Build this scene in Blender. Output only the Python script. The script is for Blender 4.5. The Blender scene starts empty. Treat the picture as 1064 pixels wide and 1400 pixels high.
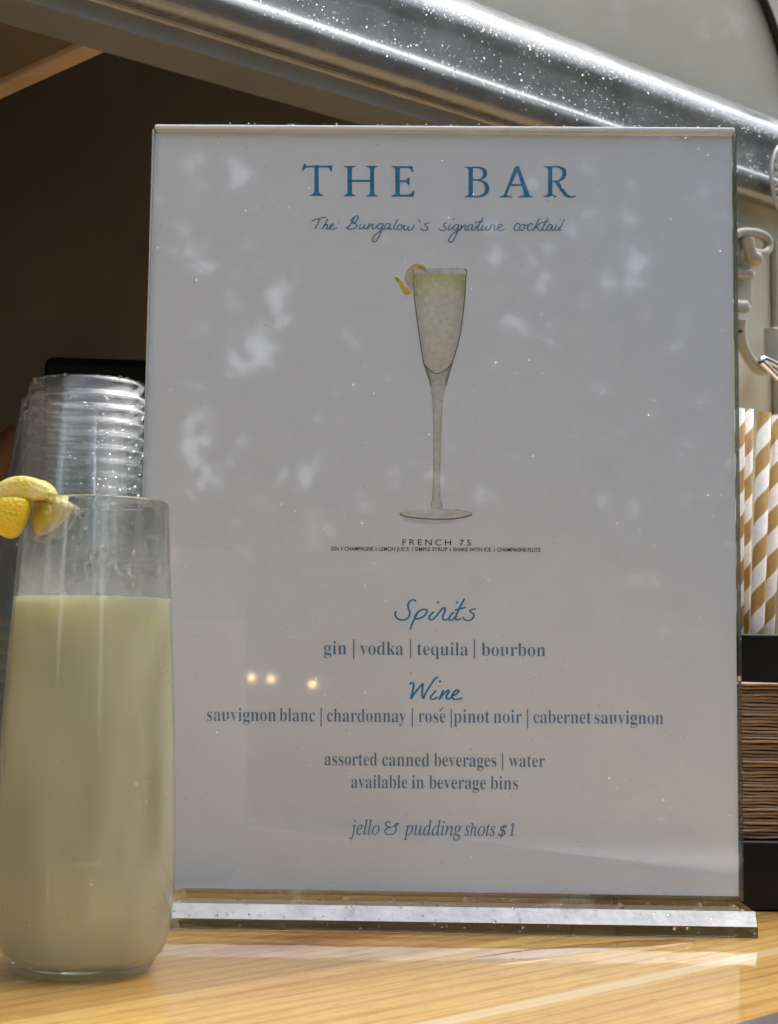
import bpy, bmesh, math, random
import numpy as np
from mathutils import Vector, Matrix

random.seed(7)
rng = np.random.default_rng(7)
SC = bpy.context.scene
COL = SC.collection
PI = math.pi

# ------------------------------------------------------------------ camera
PITCH, ROLL, EYE, FPX = .0991, .0122, .08798, 2191.0
CAMP = Vector((0, 0, EYE))
_f = Vector((0, math.cos(PITCH), math.sin(PITCH)))
_u0 = Vector((0, -math.sin(PITCH), math.cos(PITCH)))
_r0 = Vector((1, 0, 0))
_r = _r0 * math.cos(ROLL) + _u0 * math.sin(ROLL)
_u = -_r0 * math.sin(ROLL) + _u0 * math.cos(ROLL)
cd = bpy.data.cameras.new('camera')
cam = bpy.data.objects.new('camera', cd)
COL.objects.link(cam)
cam.matrix_world = Matrix(((_r.x, _u.x, -_f.x, CAMP.x), (_r.y, _u.y, -_f.y, CAMP.y),
                           (_r.z, _u.z, -_f.z, CAMP.z), (0, 0, 0, 1)))
cd.sensor_fit = 'VERTICAL'
cd.sensor_height = 24
cd.sensor_width = 24
cd.lens = FPX / 1400 * 24
cd.clip_start = .02
cd.clip_end = 500
cd.dof.use_dof = True
cd.dof.focus_distance = .575
cd.dof.aperture_fstop = cd.lens / 1.5
SC.camera = cam

# ------------------------------------------------------------------ sky, sun, exposure
SUN_EL, SUN_AZ = math.radians(64), math.radians(62)      # azimuth from +Y towards +X
W = bpy.data.worlds.new('World')
SC.world = W
W.use_nodes = True
nt = W.node_tree
nt.nodes.clear()
sky = nt.nodes.new('ShaderNodeTexSky')
sky.sky_type = 'NISHITA'
sky.sun_disc = False
sky.sun_elevation = SUN_EL
sky.sun_rotation = SUN_AZ
sky.air_density = 1.0
sky.dust_density = 2.5
sky.ozone_density = 1.0
hs = nt.nodes.new('ShaderNodeHueSaturation')
hs.inputs['Saturation'].default_value = .45
bg = nt.nodes.new('ShaderNodeBackground')
bg.inputs['Strength'].default_value = .15
wo = nt.nodes.new('ShaderNodeOutputWorld')
nt.links.new(sky.outputs[0], hs.inputs['Color'])
nt.links.new(hs.outputs[0], bg.inputs['Color'])
nt.links.new(bg.outputs[0], wo.inputs['Surface'])

sl = bpy.data.lights.new('sun', 'SUN')
sl.energy = .5
sl.angle = math.radians(55)
sl.color = (1, .95, .86)
so = bpy.data.objects.new('sun', sl)
COL.objects.link(so)
sd = Vector((math.sin(SUN_AZ) * math.cos(SUN_EL), math.cos(SUN_AZ) * math.cos(SUN_EL), math.sin(SUN_EL)))
so.rotation_euler = sd.to_track_quat('Z', 'Y').to_euler()
so.location = sd * 20

SC.view_settings.view_transform = 'Standard'
SC.view_settings.look = 'None'
SC.view_settings.exposure = 1.64
SC.view_settings.gamma = 1
SC.view_settings.use_curve_mapping = False
SC.cycles.max_bounces = 24
SC.cycles.transmission_bounces = 20
SC.cycles.glossy_bounces = 6
SC.cycles.diffuse_bounces = 5
SC.cycles.transparent_max_bounces = 96
SC.cycles.use_denoising = True
SC.cycles.caustics_reflective = True
SC.cycles.caustics_refractive = True


# ------------------------------------------------------------------ helpers
def ray(u, v):
    X, Y = (u - 532) / FPX, (v - 700) / FPX
    return (_f + _r * X - _u * Y)


def at_depth(u, v, y):
    d = ray(u, v)
    return CAMP + d * (y / d.y)


def meet(u, v, p0, n):
    d = ray(u, v)
    return CAMP + d * ((p0 - CAMP).dot(n) / d.dot(n))


class MB:
    def __init__(s):
        s.v, s.f, s.sm, s.mi, s.col = [], [], [], [], []
        s.cur = None

    def add(s, vs, fs, smooth=False, mi=0):
        b = len(s.v)
        s.v += [tuple(p) for p in vs]
        for f in fs:
            s.f.append(tuple(i + b for i in f))
            s.sm.append(smooth)
            s.mi.append(mi)
            s.col.append(s.cur)
        return s

    def box(s, x0, x1, y0, y1, z0, z1, M=None, mi=0):
        vs = [Vector((x, y, z)) for z in (z0, z1) for y in (y0, y1) for x in (x0, x1)]
        if M is not None:
            vs = [M @ p for p in vs]
        s.add(vs, [(0, 2, 3, 1), (4, 5, 7, 6), (0, 1, 5, 4), (2, 6, 7, 3), (0, 4, 6, 2), (1, 3, 7, 5)], False, mi)
        return s

    def lathe(s, prof, n=64, c=(0, 0, 0), closed=False, cap0=False, cap1=False, smooth=True, mi=0):
        vs, fs = [], []
        m = len(prof)
        for k in range(n):
            a = 2 * PI * k / n
            for r, z in prof:
                vs.append((c[0] + r * math.cos(a), c[1] + r * math.sin(a), c[2] + z))
        for k in range(n):
            k2 = (k + 1) % n
            for i in range(m - 1 + (1 if closed else 0)):
                j = (i + 1) % m
                fs.append((k * m + i, k2 * m + i, k2 * m + j, k * m + j))
        if cap0:
            fs.append(tuple(k * m for k in range(n))[::-1])
        if cap1:
            fs.append(tuple(k * m + m - 1 for k in range(n)))
        return s.add(vs, fs, smooth, mi)

    def tube(s, pts, r, n=12, cap=True, smooth=True):
        pts = [Vector(p) for p in pts]
        rs = r if isinstance(r, (list, tuple)) else [r] * len(pts)
        vs, fs = [], []
        up = None
        for i, p in enumerate(pts):
            t = (pts[min(i + 1, len(pts) - 1)] - pts[max(i - 1, 0)]).normalized()
            if up is None:
                up = Vector((0, 0, 1)) if abs(t.z) < .9 else Vector((1, 0, 0))
            a = (up - t * up.dot(t)).normalized()
            up = a
            b = t.cross(a)
            for k in range(n):
                an = 2 * PI * k / n
                vs.append(p + (a * math.cos(an) + b * math.sin(an)) * rs[i])
        for i in range(len(pts) - 1):
            for k in range(n):
                k2 = (k + 1) % n
                fs.append((i * n + k, i * n + k2, (i + 1) * n + k2, (i + 1) * n + k))
        if cap:
            fs.append(tuple(range(n))[::-1])
            fs.append(tuple((len(pts) - 1) * n + k for k in range(n)))
        return s.add(vs, fs, smooth)

    def build(s, name, mats, parent=None, bevel=0, sub=0, auto=None, loc=None):
        me = bpy.data.meshes.new(name)
        org = Vector(loc) if loc is not None else None
        vs = s.v if org is None else [tuple(Vector(p) - org) for p in s.v]
        me.from_pydata(vs, [], s.f)
        me.polygons.foreach_set('use_smooth', s.sm)
        me.polygons.foreach_set('material_index', s.mi)
        for m in (mats if isinstance(mats, (list, tuple)) else [mats]):
            me.materials.append(m)
        if any(c is not None for c in s.col):
            at = me.color_attributes.new('Col', 'FLOAT_COLOR', 'CORNER')
            d = []
            for poly, c in zip(me.polygons, s.col):
                d += list((c or (1, 1, 1)) + (1,)) * poly.loop_total
            at.data.foreach_set('color', d)
        me.update()
        o = bpy.data.objects.new(name, me)
        COL.objects.link(o)
        if org is not None:
            o.location = org
        if parent is not None:
            o.parent = parent
            if parent.type == 'EMPTY' and parent.parent is None:
                o.matrix_parent_inverse = Matrix.Translation(-parent.location)
        if bevel:
            b = o.modifiers.new('b', 'BEVEL')
            b.width = bevel
            b.segments = 3
            b.limit_method = 'ANGLE'
        if sub:
            b = o.modifiers.new('s', 'SUBSURF')
            b.levels = b.render_levels = sub
        return o


def parent_inv(p):
    M = Matrix.Translation(p.location) @ p.rotation_euler.to_matrix().to_4x4()
    return M.inverted()


def smoothpts(p, n=6, closed=False):
    P = [Vector(q) for q in p]
    out = []
    m = len(P)
    rngi = range(m if closed else m - 1)
    for i in rngi:
        if closed:
            a, b, c, d = P[(i - 1) % m], P[i], P[(i + 1) % m], P[(i + 2) % m]
        else:
            a, b, c, d = P[max(i - 1, 0)], P[i], P[i + 1], P[min(i + 2, m - 1)]
        for k in range(n):
            t = k / n
            out.append(.5 * ((2 * b) + (c - a) * t + (2 * a - 5 * b + 4 * c - d) * t * t + (3 * b - a - 3 * c + d) * t ** 3))
    if not closed:
        out.append(P[-1])
    return out


def thing(name, label, cat, loc=(0, 0, 0), group=None):
    o = bpy.data.objects.new(name, None)
    COL.objects.link(o)
    o.location = loc
    o.empty_display_size = .01
    return tag(o, label, cat, group)


def tag(o, label=None, cat=None, group=None, kind=None):
    if label:
        o['label'] = label
    if cat:
        o['category'] = cat
    if group:
        o['group'] = group
    if kind:
        o['kind'] = kind
    return o


# ------------------------------------------------------------------ materials
def mat(name):
    m = bpy.data.materials.new(name)
    m.use_nodes = True
    t = m.node_tree
    return m, t, t.nodes['Principled BSDF'], t.nodes['Material Output']


def N(t, kind, **kw):
    n = t.nodes.new(kind)
    for k, v in kw.items():
        if hasattr(n, k) and k not in n.inputs:
            setattr(n, k, v)
        else:
            n.inputs[k].default_value = v
    return n


def ramp(t, pts):
    r = t.nodes.new('ShaderNodeValToRGB')
    e = r.color_ramp.elements
    while len(e) < len(pts):
        e.new(.5)
    for el, (p, c) in zip(e, pts):
        el.position = p
        el.color = tuple(c) + (1,) if len(c) == 3 else c
    return r


def simple(name, col, rough=.5, metal=0, var=.12, scale=40, bump=0, bscale=200, coat=0, spec=.5):
    m, t, p, out = mat(name)
    tc = N(t, 'ShaderNodeTexCoord')
    nz = N(t, 'ShaderNodeTexNoise', Scale=scale, Detail=5.0)
    t.links.new(tc.outputs['Object'], nz.inputs['Vector'])
    r = ramp(t, [(.3, [c * (1 - var) for c in col]), (.7, [min(1, c * (1 + var)) for c in col])])
    t.links.new(nz.outputs[0], r.inputs[0])
    t.links.new(r.outputs[0], p.inputs['Base Color'])
    p.inputs['Roughness'].default_value = rough
    p.inputs['Metallic'].default_value = metal
    p.inputs['Coat Weight'].default_value = coat
    p.inputs['Specular IOR Level'].default_value = spec
    if bump:
        n2 = N(t, 'ShaderNodeTexNoise', Scale=bscale, Detail=4.0)
        t.links.new(tc.outputs['Object'], n2.inputs['Vector'])
        b = N(t, 'ShaderNodeBump', Strength=bump, Distance=.001)
        t.links.new(n2.outputs[0], b.inputs['Height'])
        t.links.new(b.outputs[0], p.inputs['Normal'])
    return m


def thin_clear(name, tint=(.97, .98, .98), f0=.04, rough=.02, haze=0.0, gain=1.0, bump=0, bscale=300):
    """clear sheet: straight transmission plus a Schlick mirror term, optional milky haze"""
    m, t, p, out = mat(name)
    t.nodes.remove(p)
    lw = N(t, 'ShaderNodeLayerWeight', Blend=.5)
    pw = N(t, 'ShaderNodeMath', operation='POWER')
    pw.inputs[1].default_value = 5
    t.links.new(lw.outputs['Facing'], pw.inputs[0])
    ma = N(t, 'ShaderNodeMath', operation='MULTIPLY_ADD', use_clamp=True)
    ma.inputs[1].default_value = (1 - f0) * gain
    ma.inputs[2].default_value = f0 * gain
    t.links.new(pw.outputs[0], ma.inputs[0])
    tr = N(t, 'ShaderNodeBsdfTransparent')
    tr.inputs['Color'].default_value = tint + (1,)
    gl = N(t, 'ShaderNodeBsdfGlossy', Roughness=rough)
    gl.inputs['Color'].default_value = (1, 1, 1, 1)
    mx = N(t, 'ShaderNodeMixShader')
    t.links.new(ma.outputs[0], mx.inputs[0])
    t.links.new(tr.outputs[0], mx.inputs[1])
    t.links.new(gl.outputs[0], mx.inputs[2])
    last = mx
    if haze:
        df = N(t, 'ShaderNodeBsdfDiffuse')
        df.inputs['Color'].default_value = (.85, .87, .87, 1)
        tl = N(t, 'ShaderNodeBsdfTranslucent')
        tl.inputs['Color'].default_value = (.85, .87, .87, 1)
        m1 = N(t, 'ShaderNodeMixShader')
        m1.inputs[0].default_value = .5
        t.links.new(df.outputs[0], m1.inputs[1])
        t.links.new(tl.outputs[0], m1.inputs[2])
        m2 = N(t, 'ShaderNodeMixShader')
        m2.inputs[0].default_value = haze
        t.links.new(mx.outputs[0], m2.inputs[1])
        t.links.new(m1.outputs[0], m2.inputs[2])
        last = m2
    if bump:
        tc = N(t, 'ShaderNodeTexCoord')
        n2 = N(t, 'ShaderNodeTexNoise', Scale=bscale, Detail=3.0)
        t.links.new(tc.outputs['Object'], n2.inputs['Vector'])
        b = N(t, 'ShaderNodeBump', Strength=bump, Distance=.0005)
        t.links.new(n2.outputs[0], b.inputs['Height'])
        t.links.new(b.outputs[0], gl.inputs['Normal'])
    t.links.new(last.outputs[0], out.inputs['Surface'])
    return m


def glass(name, col=(1, 1, 1), ior=1.49, rough=0.0):
    m, t, p, out = mat(name)
    p.inputs['Base Color'].default_value = col + (1,)
    p.inputs['Transmission Weight'].default_value = 1
    p.inputs['Roughness'].default_value = rough
    p.inputs['IOR'].default_value = ior
    return m


# ------------------------------------------------------------------ the trailer's own axes
R2 = math.sqrt(.5)
U = Vector((R2, R2, 0))          # along the trailer's side
NO = Vector((R2, -R2, 0))        # outwards
ORG = NO * (-.3225 * R2)          # a point on the counter's front edge (z = 0 is the counter top)
TM = Matrix(((U.x, NO.x, 0, ORG.x), (U.y, NO.y, 0, ORG.y), (0, 0, 1, 0), (0, 0, 0, 1)))   # (s, w, z) -> world
WALLW = -.4053
WP0 = ORG + NO * WALLW


def wallpt(u, v, off=0.0):
    return meet(u, v, WP0 + NO * off, NO)


def wood_material():
    m, t, p, out = mat('varnished_pine')
    tc = N(t, 'ShaderNodeTexCoord')
    # board index across the counter
    sep = N(t, 'ShaderNodeSeparateXYZ')
    t.links.new(tc.outputs['Object'], sep.inputs[0])
    # wobble-free board split
    add = N(t, 'ShaderNodeMath', operation='ADD')
    add.inputs[1].default_value = 1.0 + .025
    t.links.new(sep.outputs['Y'], add.inputs[0])
    dv = N(t, 'ShaderNodeMath', operation='DIVIDE')
    dv.inputs[1].default_value = .069
    t.links.new(add.outputs[0], dv.inputs[0])
    fl = N(t, 'ShaderNodeMath', operation='FLOOR')
    t.links.new(dv.outputs[0], fl.inputs[0])
    fr = N(t, 'ShaderNodeMath', operation='FRACT')
    t.links.new(dv.outputs[0], fr.inputs[0])
    wn = N(t, 'ShaderNodeTexWhiteNoise', noise_dimensions='1D')
    t.links.new(fl.outputs[0], wn.inputs['W'])
    # offset grain per board
    off = N(t, 'ShaderNodeVectorMath', operation='MULTIPLY')
    off.inputs[1].default_value = (3.1, 1.7, 2.3)
    t.links.new(wn.outputs['Color'], off.inputs[0])
    va = N(t, 'ShaderNodeVectorMath', operation='ADD')
    t.links.new(tc.outputs['Object'], va.inputs[0])
    t.links.new(off.outputs[0], va.inputs[1])
    mp = N(t, 'ShaderNodeMapping')
    mp.inputs['Scale'].default_value = (1.6, 16, 1)
    t.links.new(va.outputs[0], mp.inputs['Vector'])
    g1 = N(t, 'ShaderNodeTexNoise', Scale=3.2, Detail=8.0, Roughness=.62, Distortion=.9)
    t.links.new(mp.outputs[0], g1.inputs['Vector'])
    mp2 = N(t, 'ShaderNodeMapping')
    mp2.inputs['Scale'].default_value = (6, 130, 1)
    t.links.new(va.outputs[0], mp2.inputs['Vector'])
    g2 = N(t, 'ShaderNodeTexNoise', Scale=7.0, Detail=5.0, Roughness=.6)
    t.links.new(mp2.outputs[0], g2.inputs['Vector'])
    wv = N(t, 'ShaderNodeTexWave', Scale=1.3, Distortion=7.0, Detail=3.0)
    wv.bands_direction = 'Y'
    wv.inputs['Detail Scale'].default_value = 1.2
    mp3 = N(t, 'ShaderNodeMapping')
    mp3.inputs['Scale'].default_value = (2.0, 34, 1)
    t.links.new(va.outputs[0], mp3.inputs['Vector'])
    t.links.new(mp3.outputs[0], wv.inputs['Vector'])
    r1 = ramp(t, [(.22, (.52, .30, .085)), (.44, (.62, .39, .12)), (.6, (.66, .44, .14)), (.8, (.74, .53, .19))])
    t.links.new(g1.outputs[0], r1.inputs[0])
    r2 = ramp(t, [(.0, (.72, .58, .42)), (.18, (.93, .89, .82)), (.4, (1, 1, 1))])
    t.links.new(wv.outputs['Fac'], r2.inputs[0])
    mx = N(t, 'ShaderNodeMix', data_type='RGBA', blend_type='MULTIPLY')
    mx.inputs[0].default_value = .7
    t.links.new(r1.outputs[0], mx.inputs[6])
    t.links.new(r2.outputs[0], mx.inputs[7])
    r3 = ramp(t, [(.34, (.56, .42, .28)), (.50, (1, 1, 1)), (.66, (1.08, 1.06, 1.02))])
    t.links.new(g2.outputs[0], r3.inputs[0])
    mx2 = N(t, 'ShaderNodeMix', data_type='RGBA', blend_type='MULTIPLY')
    mx2.inputs[0].default_value = .5
    t.links.new(mx.outputs[2], mx2.inputs[6])
    t.links.new(r3.outputs[0], mx2.inputs[7])
    # pores and flecks
    mpf = N(t, 'ShaderNodeMapping')
    mpf.inputs['Scale'].default_value = (70, 520, 1)
    t.links.new(va.outputs[0], mpf.inputs['Vector'])
    nf = N(t, 'ShaderNodeTexNoise', Scale=1.6, Detail=3.0, Roughness=.7)
    t.links.new(mpf.outputs[0], nf.inputs['Vector'])
    rf_ = ramp(t, [(.33, (.60, .46, .34)), (.43, (1, 1, 1)), (.62, (1, 1, 1)), (.72, (1.14, 1.12, 1.06))])
    t.links.new(nf.outputs[0], rf_.inputs[0])
    mxf = N(t, 'ShaderNodeMix', data_type='RGBA', blend_type='MULTIPLY')
    mxf.inputs[0].default_value = .65
    t.links.new(mx2.outputs[2], mxf.inputs[6])
    t.links.new(rf_.outputs[0], mxf.inputs[7])
    mx2 = mxf
    # per board tone
    r4 = ramp(t, [(0, (.8, .72, .66)), (.125, (.95, .9, .84)), (.25, (.84, .76, .7)), (.375, (.98, .94, .9)), (.5, (.84, .73, .64)), (.625, (1.14, 1.11, .98)), (.75, (1.03, .98, .84))])
    r4.color_ramp.interpolation = 'CONSTANT'
    sb_ = N(t, 'ShaderNodeMath', operation='MULTIPLY_ADD')
    sb_.inputs[1].default_value = .125
    sb_.inputs[2].default_value = -.95
    t.links.new(fl.outputs[0], sb_.inputs[0])
    t.links.new(sb_.outputs[0], r4.inputs[0])
    mx3 = N(t, 'ShaderNodeMix', data_type='RGBA', blend_type='MULTIPLY')
    mx3.inputs[0].default_value = .9
    t.links.new(mx2.outputs[2], mx3.inputs[6])
    t.links.new(r4.outputs[0], mx3.inputs[7])
    # pale sapwood line along the joint
    r5 = ramp(t, [(0, (1, 1, 1)), (.09, (1, 1, 1)), (.12, (0, 0, 0)), (1, (0, 0, 0))])
    t.links.new(fr.outputs[0], r5.inputs[0])
    mx4 = N(t, 'ShaderNodeMix', data_type='RGBA', blend_type='MIX')
    sc4 = N(t, 'ShaderNodeMath', operation='MULTIPLY')
    eq = N(t, 'ShaderNodeMath', operation='COMPARE')
    eq.inputs[1].default_value = 14
    eq.inputs[2].default_value = .5
    t.links.new(fl.outputs[0], eq.inputs[0])
    eq2 = N(t, 'ShaderNodeMath', operation='MULTIPLY_ADD')
    eq2.inputs[1].default_value = .60
    eq2.inputs[2].default_value = .06
    t.links.new(eq.outputs[0], eq2.inputs[0])
    t.links.new(eq2.outputs[0], sc4.inputs[1])
    t.links.new(r5.outputs[0], sc4.inputs[0])
    t.links.new(sc4.outputs[0], mx4.inputs[0])
    t.links.new(mx3.outputs[2], mx4.inputs[6])
    mx4.inputs[7].default_value = (.82, .66, .40, 1)
    # hairline joint
    r6 = ramp(t, [(0, (.45, .32, .2)), (.012, (1, 1, 1)), (1, (1, 1, 1))])
    t.links.new(fr.outputs[0], r6.inputs[0])
    mx5 = N(t, 'ShaderNodeMix', data_type='RGBA', blend_type='MULTIPLY')
    mx5.inputs[0].default_value = .7
    t.links.new(mx4.outputs[2], mx5.inputs[6])
    t.links.new(r6.outputs[0], mx5.inputs[7])
    # knot: a dark red-brown eye at one place of the board under the sign
    kd = N(t, 'ShaderNodeVectorMath', operation='SUBTRACT')
    kp = TM.inverted() @ meet(455, 1287, Vector((0, 0, 0)), Vector((0, 0, 1)))
    kd.inputs[1].default_value = (kp.x, kp.y, 0)
    nzk = N(t, 'ShaderNodeTexNoise', Scale=60.0, Detail=3.0)
    t.links.new(tc.outputs['Object'], nzk.inputs['Vector'])
    vsub = N(t, 'ShaderNodeVectorMath', operation='MULTIPLY_ADD')
    vsub.inputs[1].default_value = (.012, .012, 0)
    t.links.new(nzk.outputs['Color'], vsub.inputs[0])
    t.links.new(tc.outputs['Object'], vsub.inputs[2])
    t.links.new(vsub.outputs[0], kd.inputs[0])
    ks = N(t, 'ShaderNodeVectorMath', operation='MULTIPLY')
    ks.inputs[1].default_value = (22, 60, 0)
    t.links.new(kd.outputs[0], ks.inputs[0])
    kl = N(t, 'ShaderNodeVectorMath', operation='LENGTH')
    t.links.new(ks.outputs[0], kl.inputs[0])
    r7 = ramp(t, [(0, (.25, .11, .05)), (.25, (.5, .26, .15)), (.75, (.85, .68, .55)), (1, (1, 1, 1))])
    t.links.new(kl.outputs['Value'], r7.inputs[0])
    mx6 = N(t, 'ShaderNodeMix', data_type='RGBA', blend_type='MULTIPLY')
    mx6.inputs[0].default_value = .9
    t.links.new(mx5.outputs[2], mx6.inputs[6])
    t.links.new(r7.outputs[0], mx6.inputs[7])
    t.links.new(mx6.outputs[2], p.inputs['Base Color'])
    p.inputs['Roughness'].default_value = .38
    p.inputs['Coat Weight'].default_value = .9
    p.inputs['Coat Roughness'].default_value = .04
    # wet varnish: slow ripples in the coat
    n5 = N(t, 'ShaderNodeTexNoise', Scale=45.0, Detail=3.0)
    t.links.new(tc.outputs['Object'], n5.inputs['Vector'])
    b5 = N(t, 'ShaderNodeBump', Strength=.12, Distance=.0015)
    t.links.new(n5.outputs[0], b5.inputs['Height'])
    t.links.new(b5.outputs[0], p.inputs['Coat Normal'])
    b6 = N(t, 'ShaderNodeBump', Strength=.1, Distance=.0005)
    t.links.new(g2.outputs[0], b6.inputs['Height'])
    t.links.new(b6.outputs[0], p.inputs['Normal'])
    return m


M_WOOD = wood_material()
M_ALU = simple('brushed_aluminium', (.62, .63, .63), rough=.28, metal=1, var=.06, scale=60)
M_PAINT = simple('olive_grey_paint', (.42, .415, .34), rough=.38, var=.05, scale=9, bump=.12, bscale=60, coat=.25)
M_PAINT2 = simple('cream_olive_paint', (.62, .60, .495), rough=.36, var=.08, scale=40, bump=.15, bscale=120, coat=.3)
M_BROWN = simple('brown_lining', (.36, .265, .175), rough=.75, var=.18, scale=4)
M_RIB = simple('tan_wood_trim', (.62, .46, .29), rough=.5, var=.15, scale=14)
M_BLACK = simple('black_plastic', (.005, .005, .005), rough=.28, var=.2, scale=30, spec=.25)
M_GASKET = simple('black_rubber', (.015, .016, .015), rough=.6)
M_GROUND = simple('dark_gravel_ground', (.10, .095, .085), rough=.95, var=.5, scale=5, bump=.5, bscale=30)
M_PATH = simple('pale_concrete', (.62, .61, .58), rough=.9, var=.1, scale=4)


def rail_material():
    m, t, p, out = mat('wet_polished_rail')
    tc = N(t, 'ShaderNodeTexCoord')
    nz = N(t, 'ShaderNodeTexNoise', Scale=30.0, Detail=6.0)
    mp = N(t, 'ShaderNodeMapping')
    mp.inputs['Scale'].default_value = (.15, 1.5, 1.5)
    t.links.new(tc.outputs['Object'], mp.inputs['Vector'])
    t.links.new(mp.outputs[0], nz.inputs['Vector'])
    r = ramp(t, [(.3, (.17, .185, .185)), (.7, (.235, .25, .25))])
    t.links.new(nz.outputs[0], r.inputs[0])
    t.links.new(r.outputs[0], p.inputs['Base Color'])
    p.inputs['Metallic'].default_value = .38
    p.inputs['Coat Weight'].default_value = .22
    p.inputs['Coat Roughness'].default_value = .16
    rr = ramp(t, [(.35, (.2, .2, .2)), (.7, (.33, .33, .33))])
    t.links.new(nz.outputs[0], rr.inputs[0])
    t.links.new(rr.outputs[0], p.inputs['Roughness'])
    n2 = N(t, 'ShaderNodeTexNoise', Scale=22.0, Detail=3.0)
    t.links.new(mp.outputs[0], n2.inputs['Vector'])
    b = N(t, 'ShaderNodeBump', Strength=.35, Distance=.002)
    t.links.new(n2.outputs[0], b.inputs['Height'])
    t.links.new(b.outputs[0], p.inputs['Normal'])
    return m


M_RAIL = rail_material()
M_WATER = glass('rain_water', (1, 1, 1), 1.33)
M_BEAD = thin_clear('rain_beads', (1.0, 1.0, 1.0), .06, .05, haze=.10)
M_BEADR = M_WATER

# ------------------------------------------------------------------ ground
g = MB()
g.add([(-200, -200, -1.05), (200, -200, -1.05), (200, 200, -1.05), (-200, 200, -1.05)], [(0, 1, 2, 3)])
tag(g.build('ground', M_GROUND), kind='structure')
# a pale path curving past behind the photographer (mirrored in the sign)
pth = MB()
vs, fs = [], []
for i in range(41):
    a = -1.1 + 2.2 * i / 40
    x = 9.0 * a
    y = -8.6 + 2.2 * (a * .5) - 1.2 * a * a
    vs += [(x, y, -1.046), (x, y - .95, -1.046)]
    if i:
        fs.append((2 * i - 2, 2 * i, 2 * i + 1, 2 * i - 1))
pth.add(vs, fs)
tag(pth.build('path', M_PATH), kind='structure')

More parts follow.
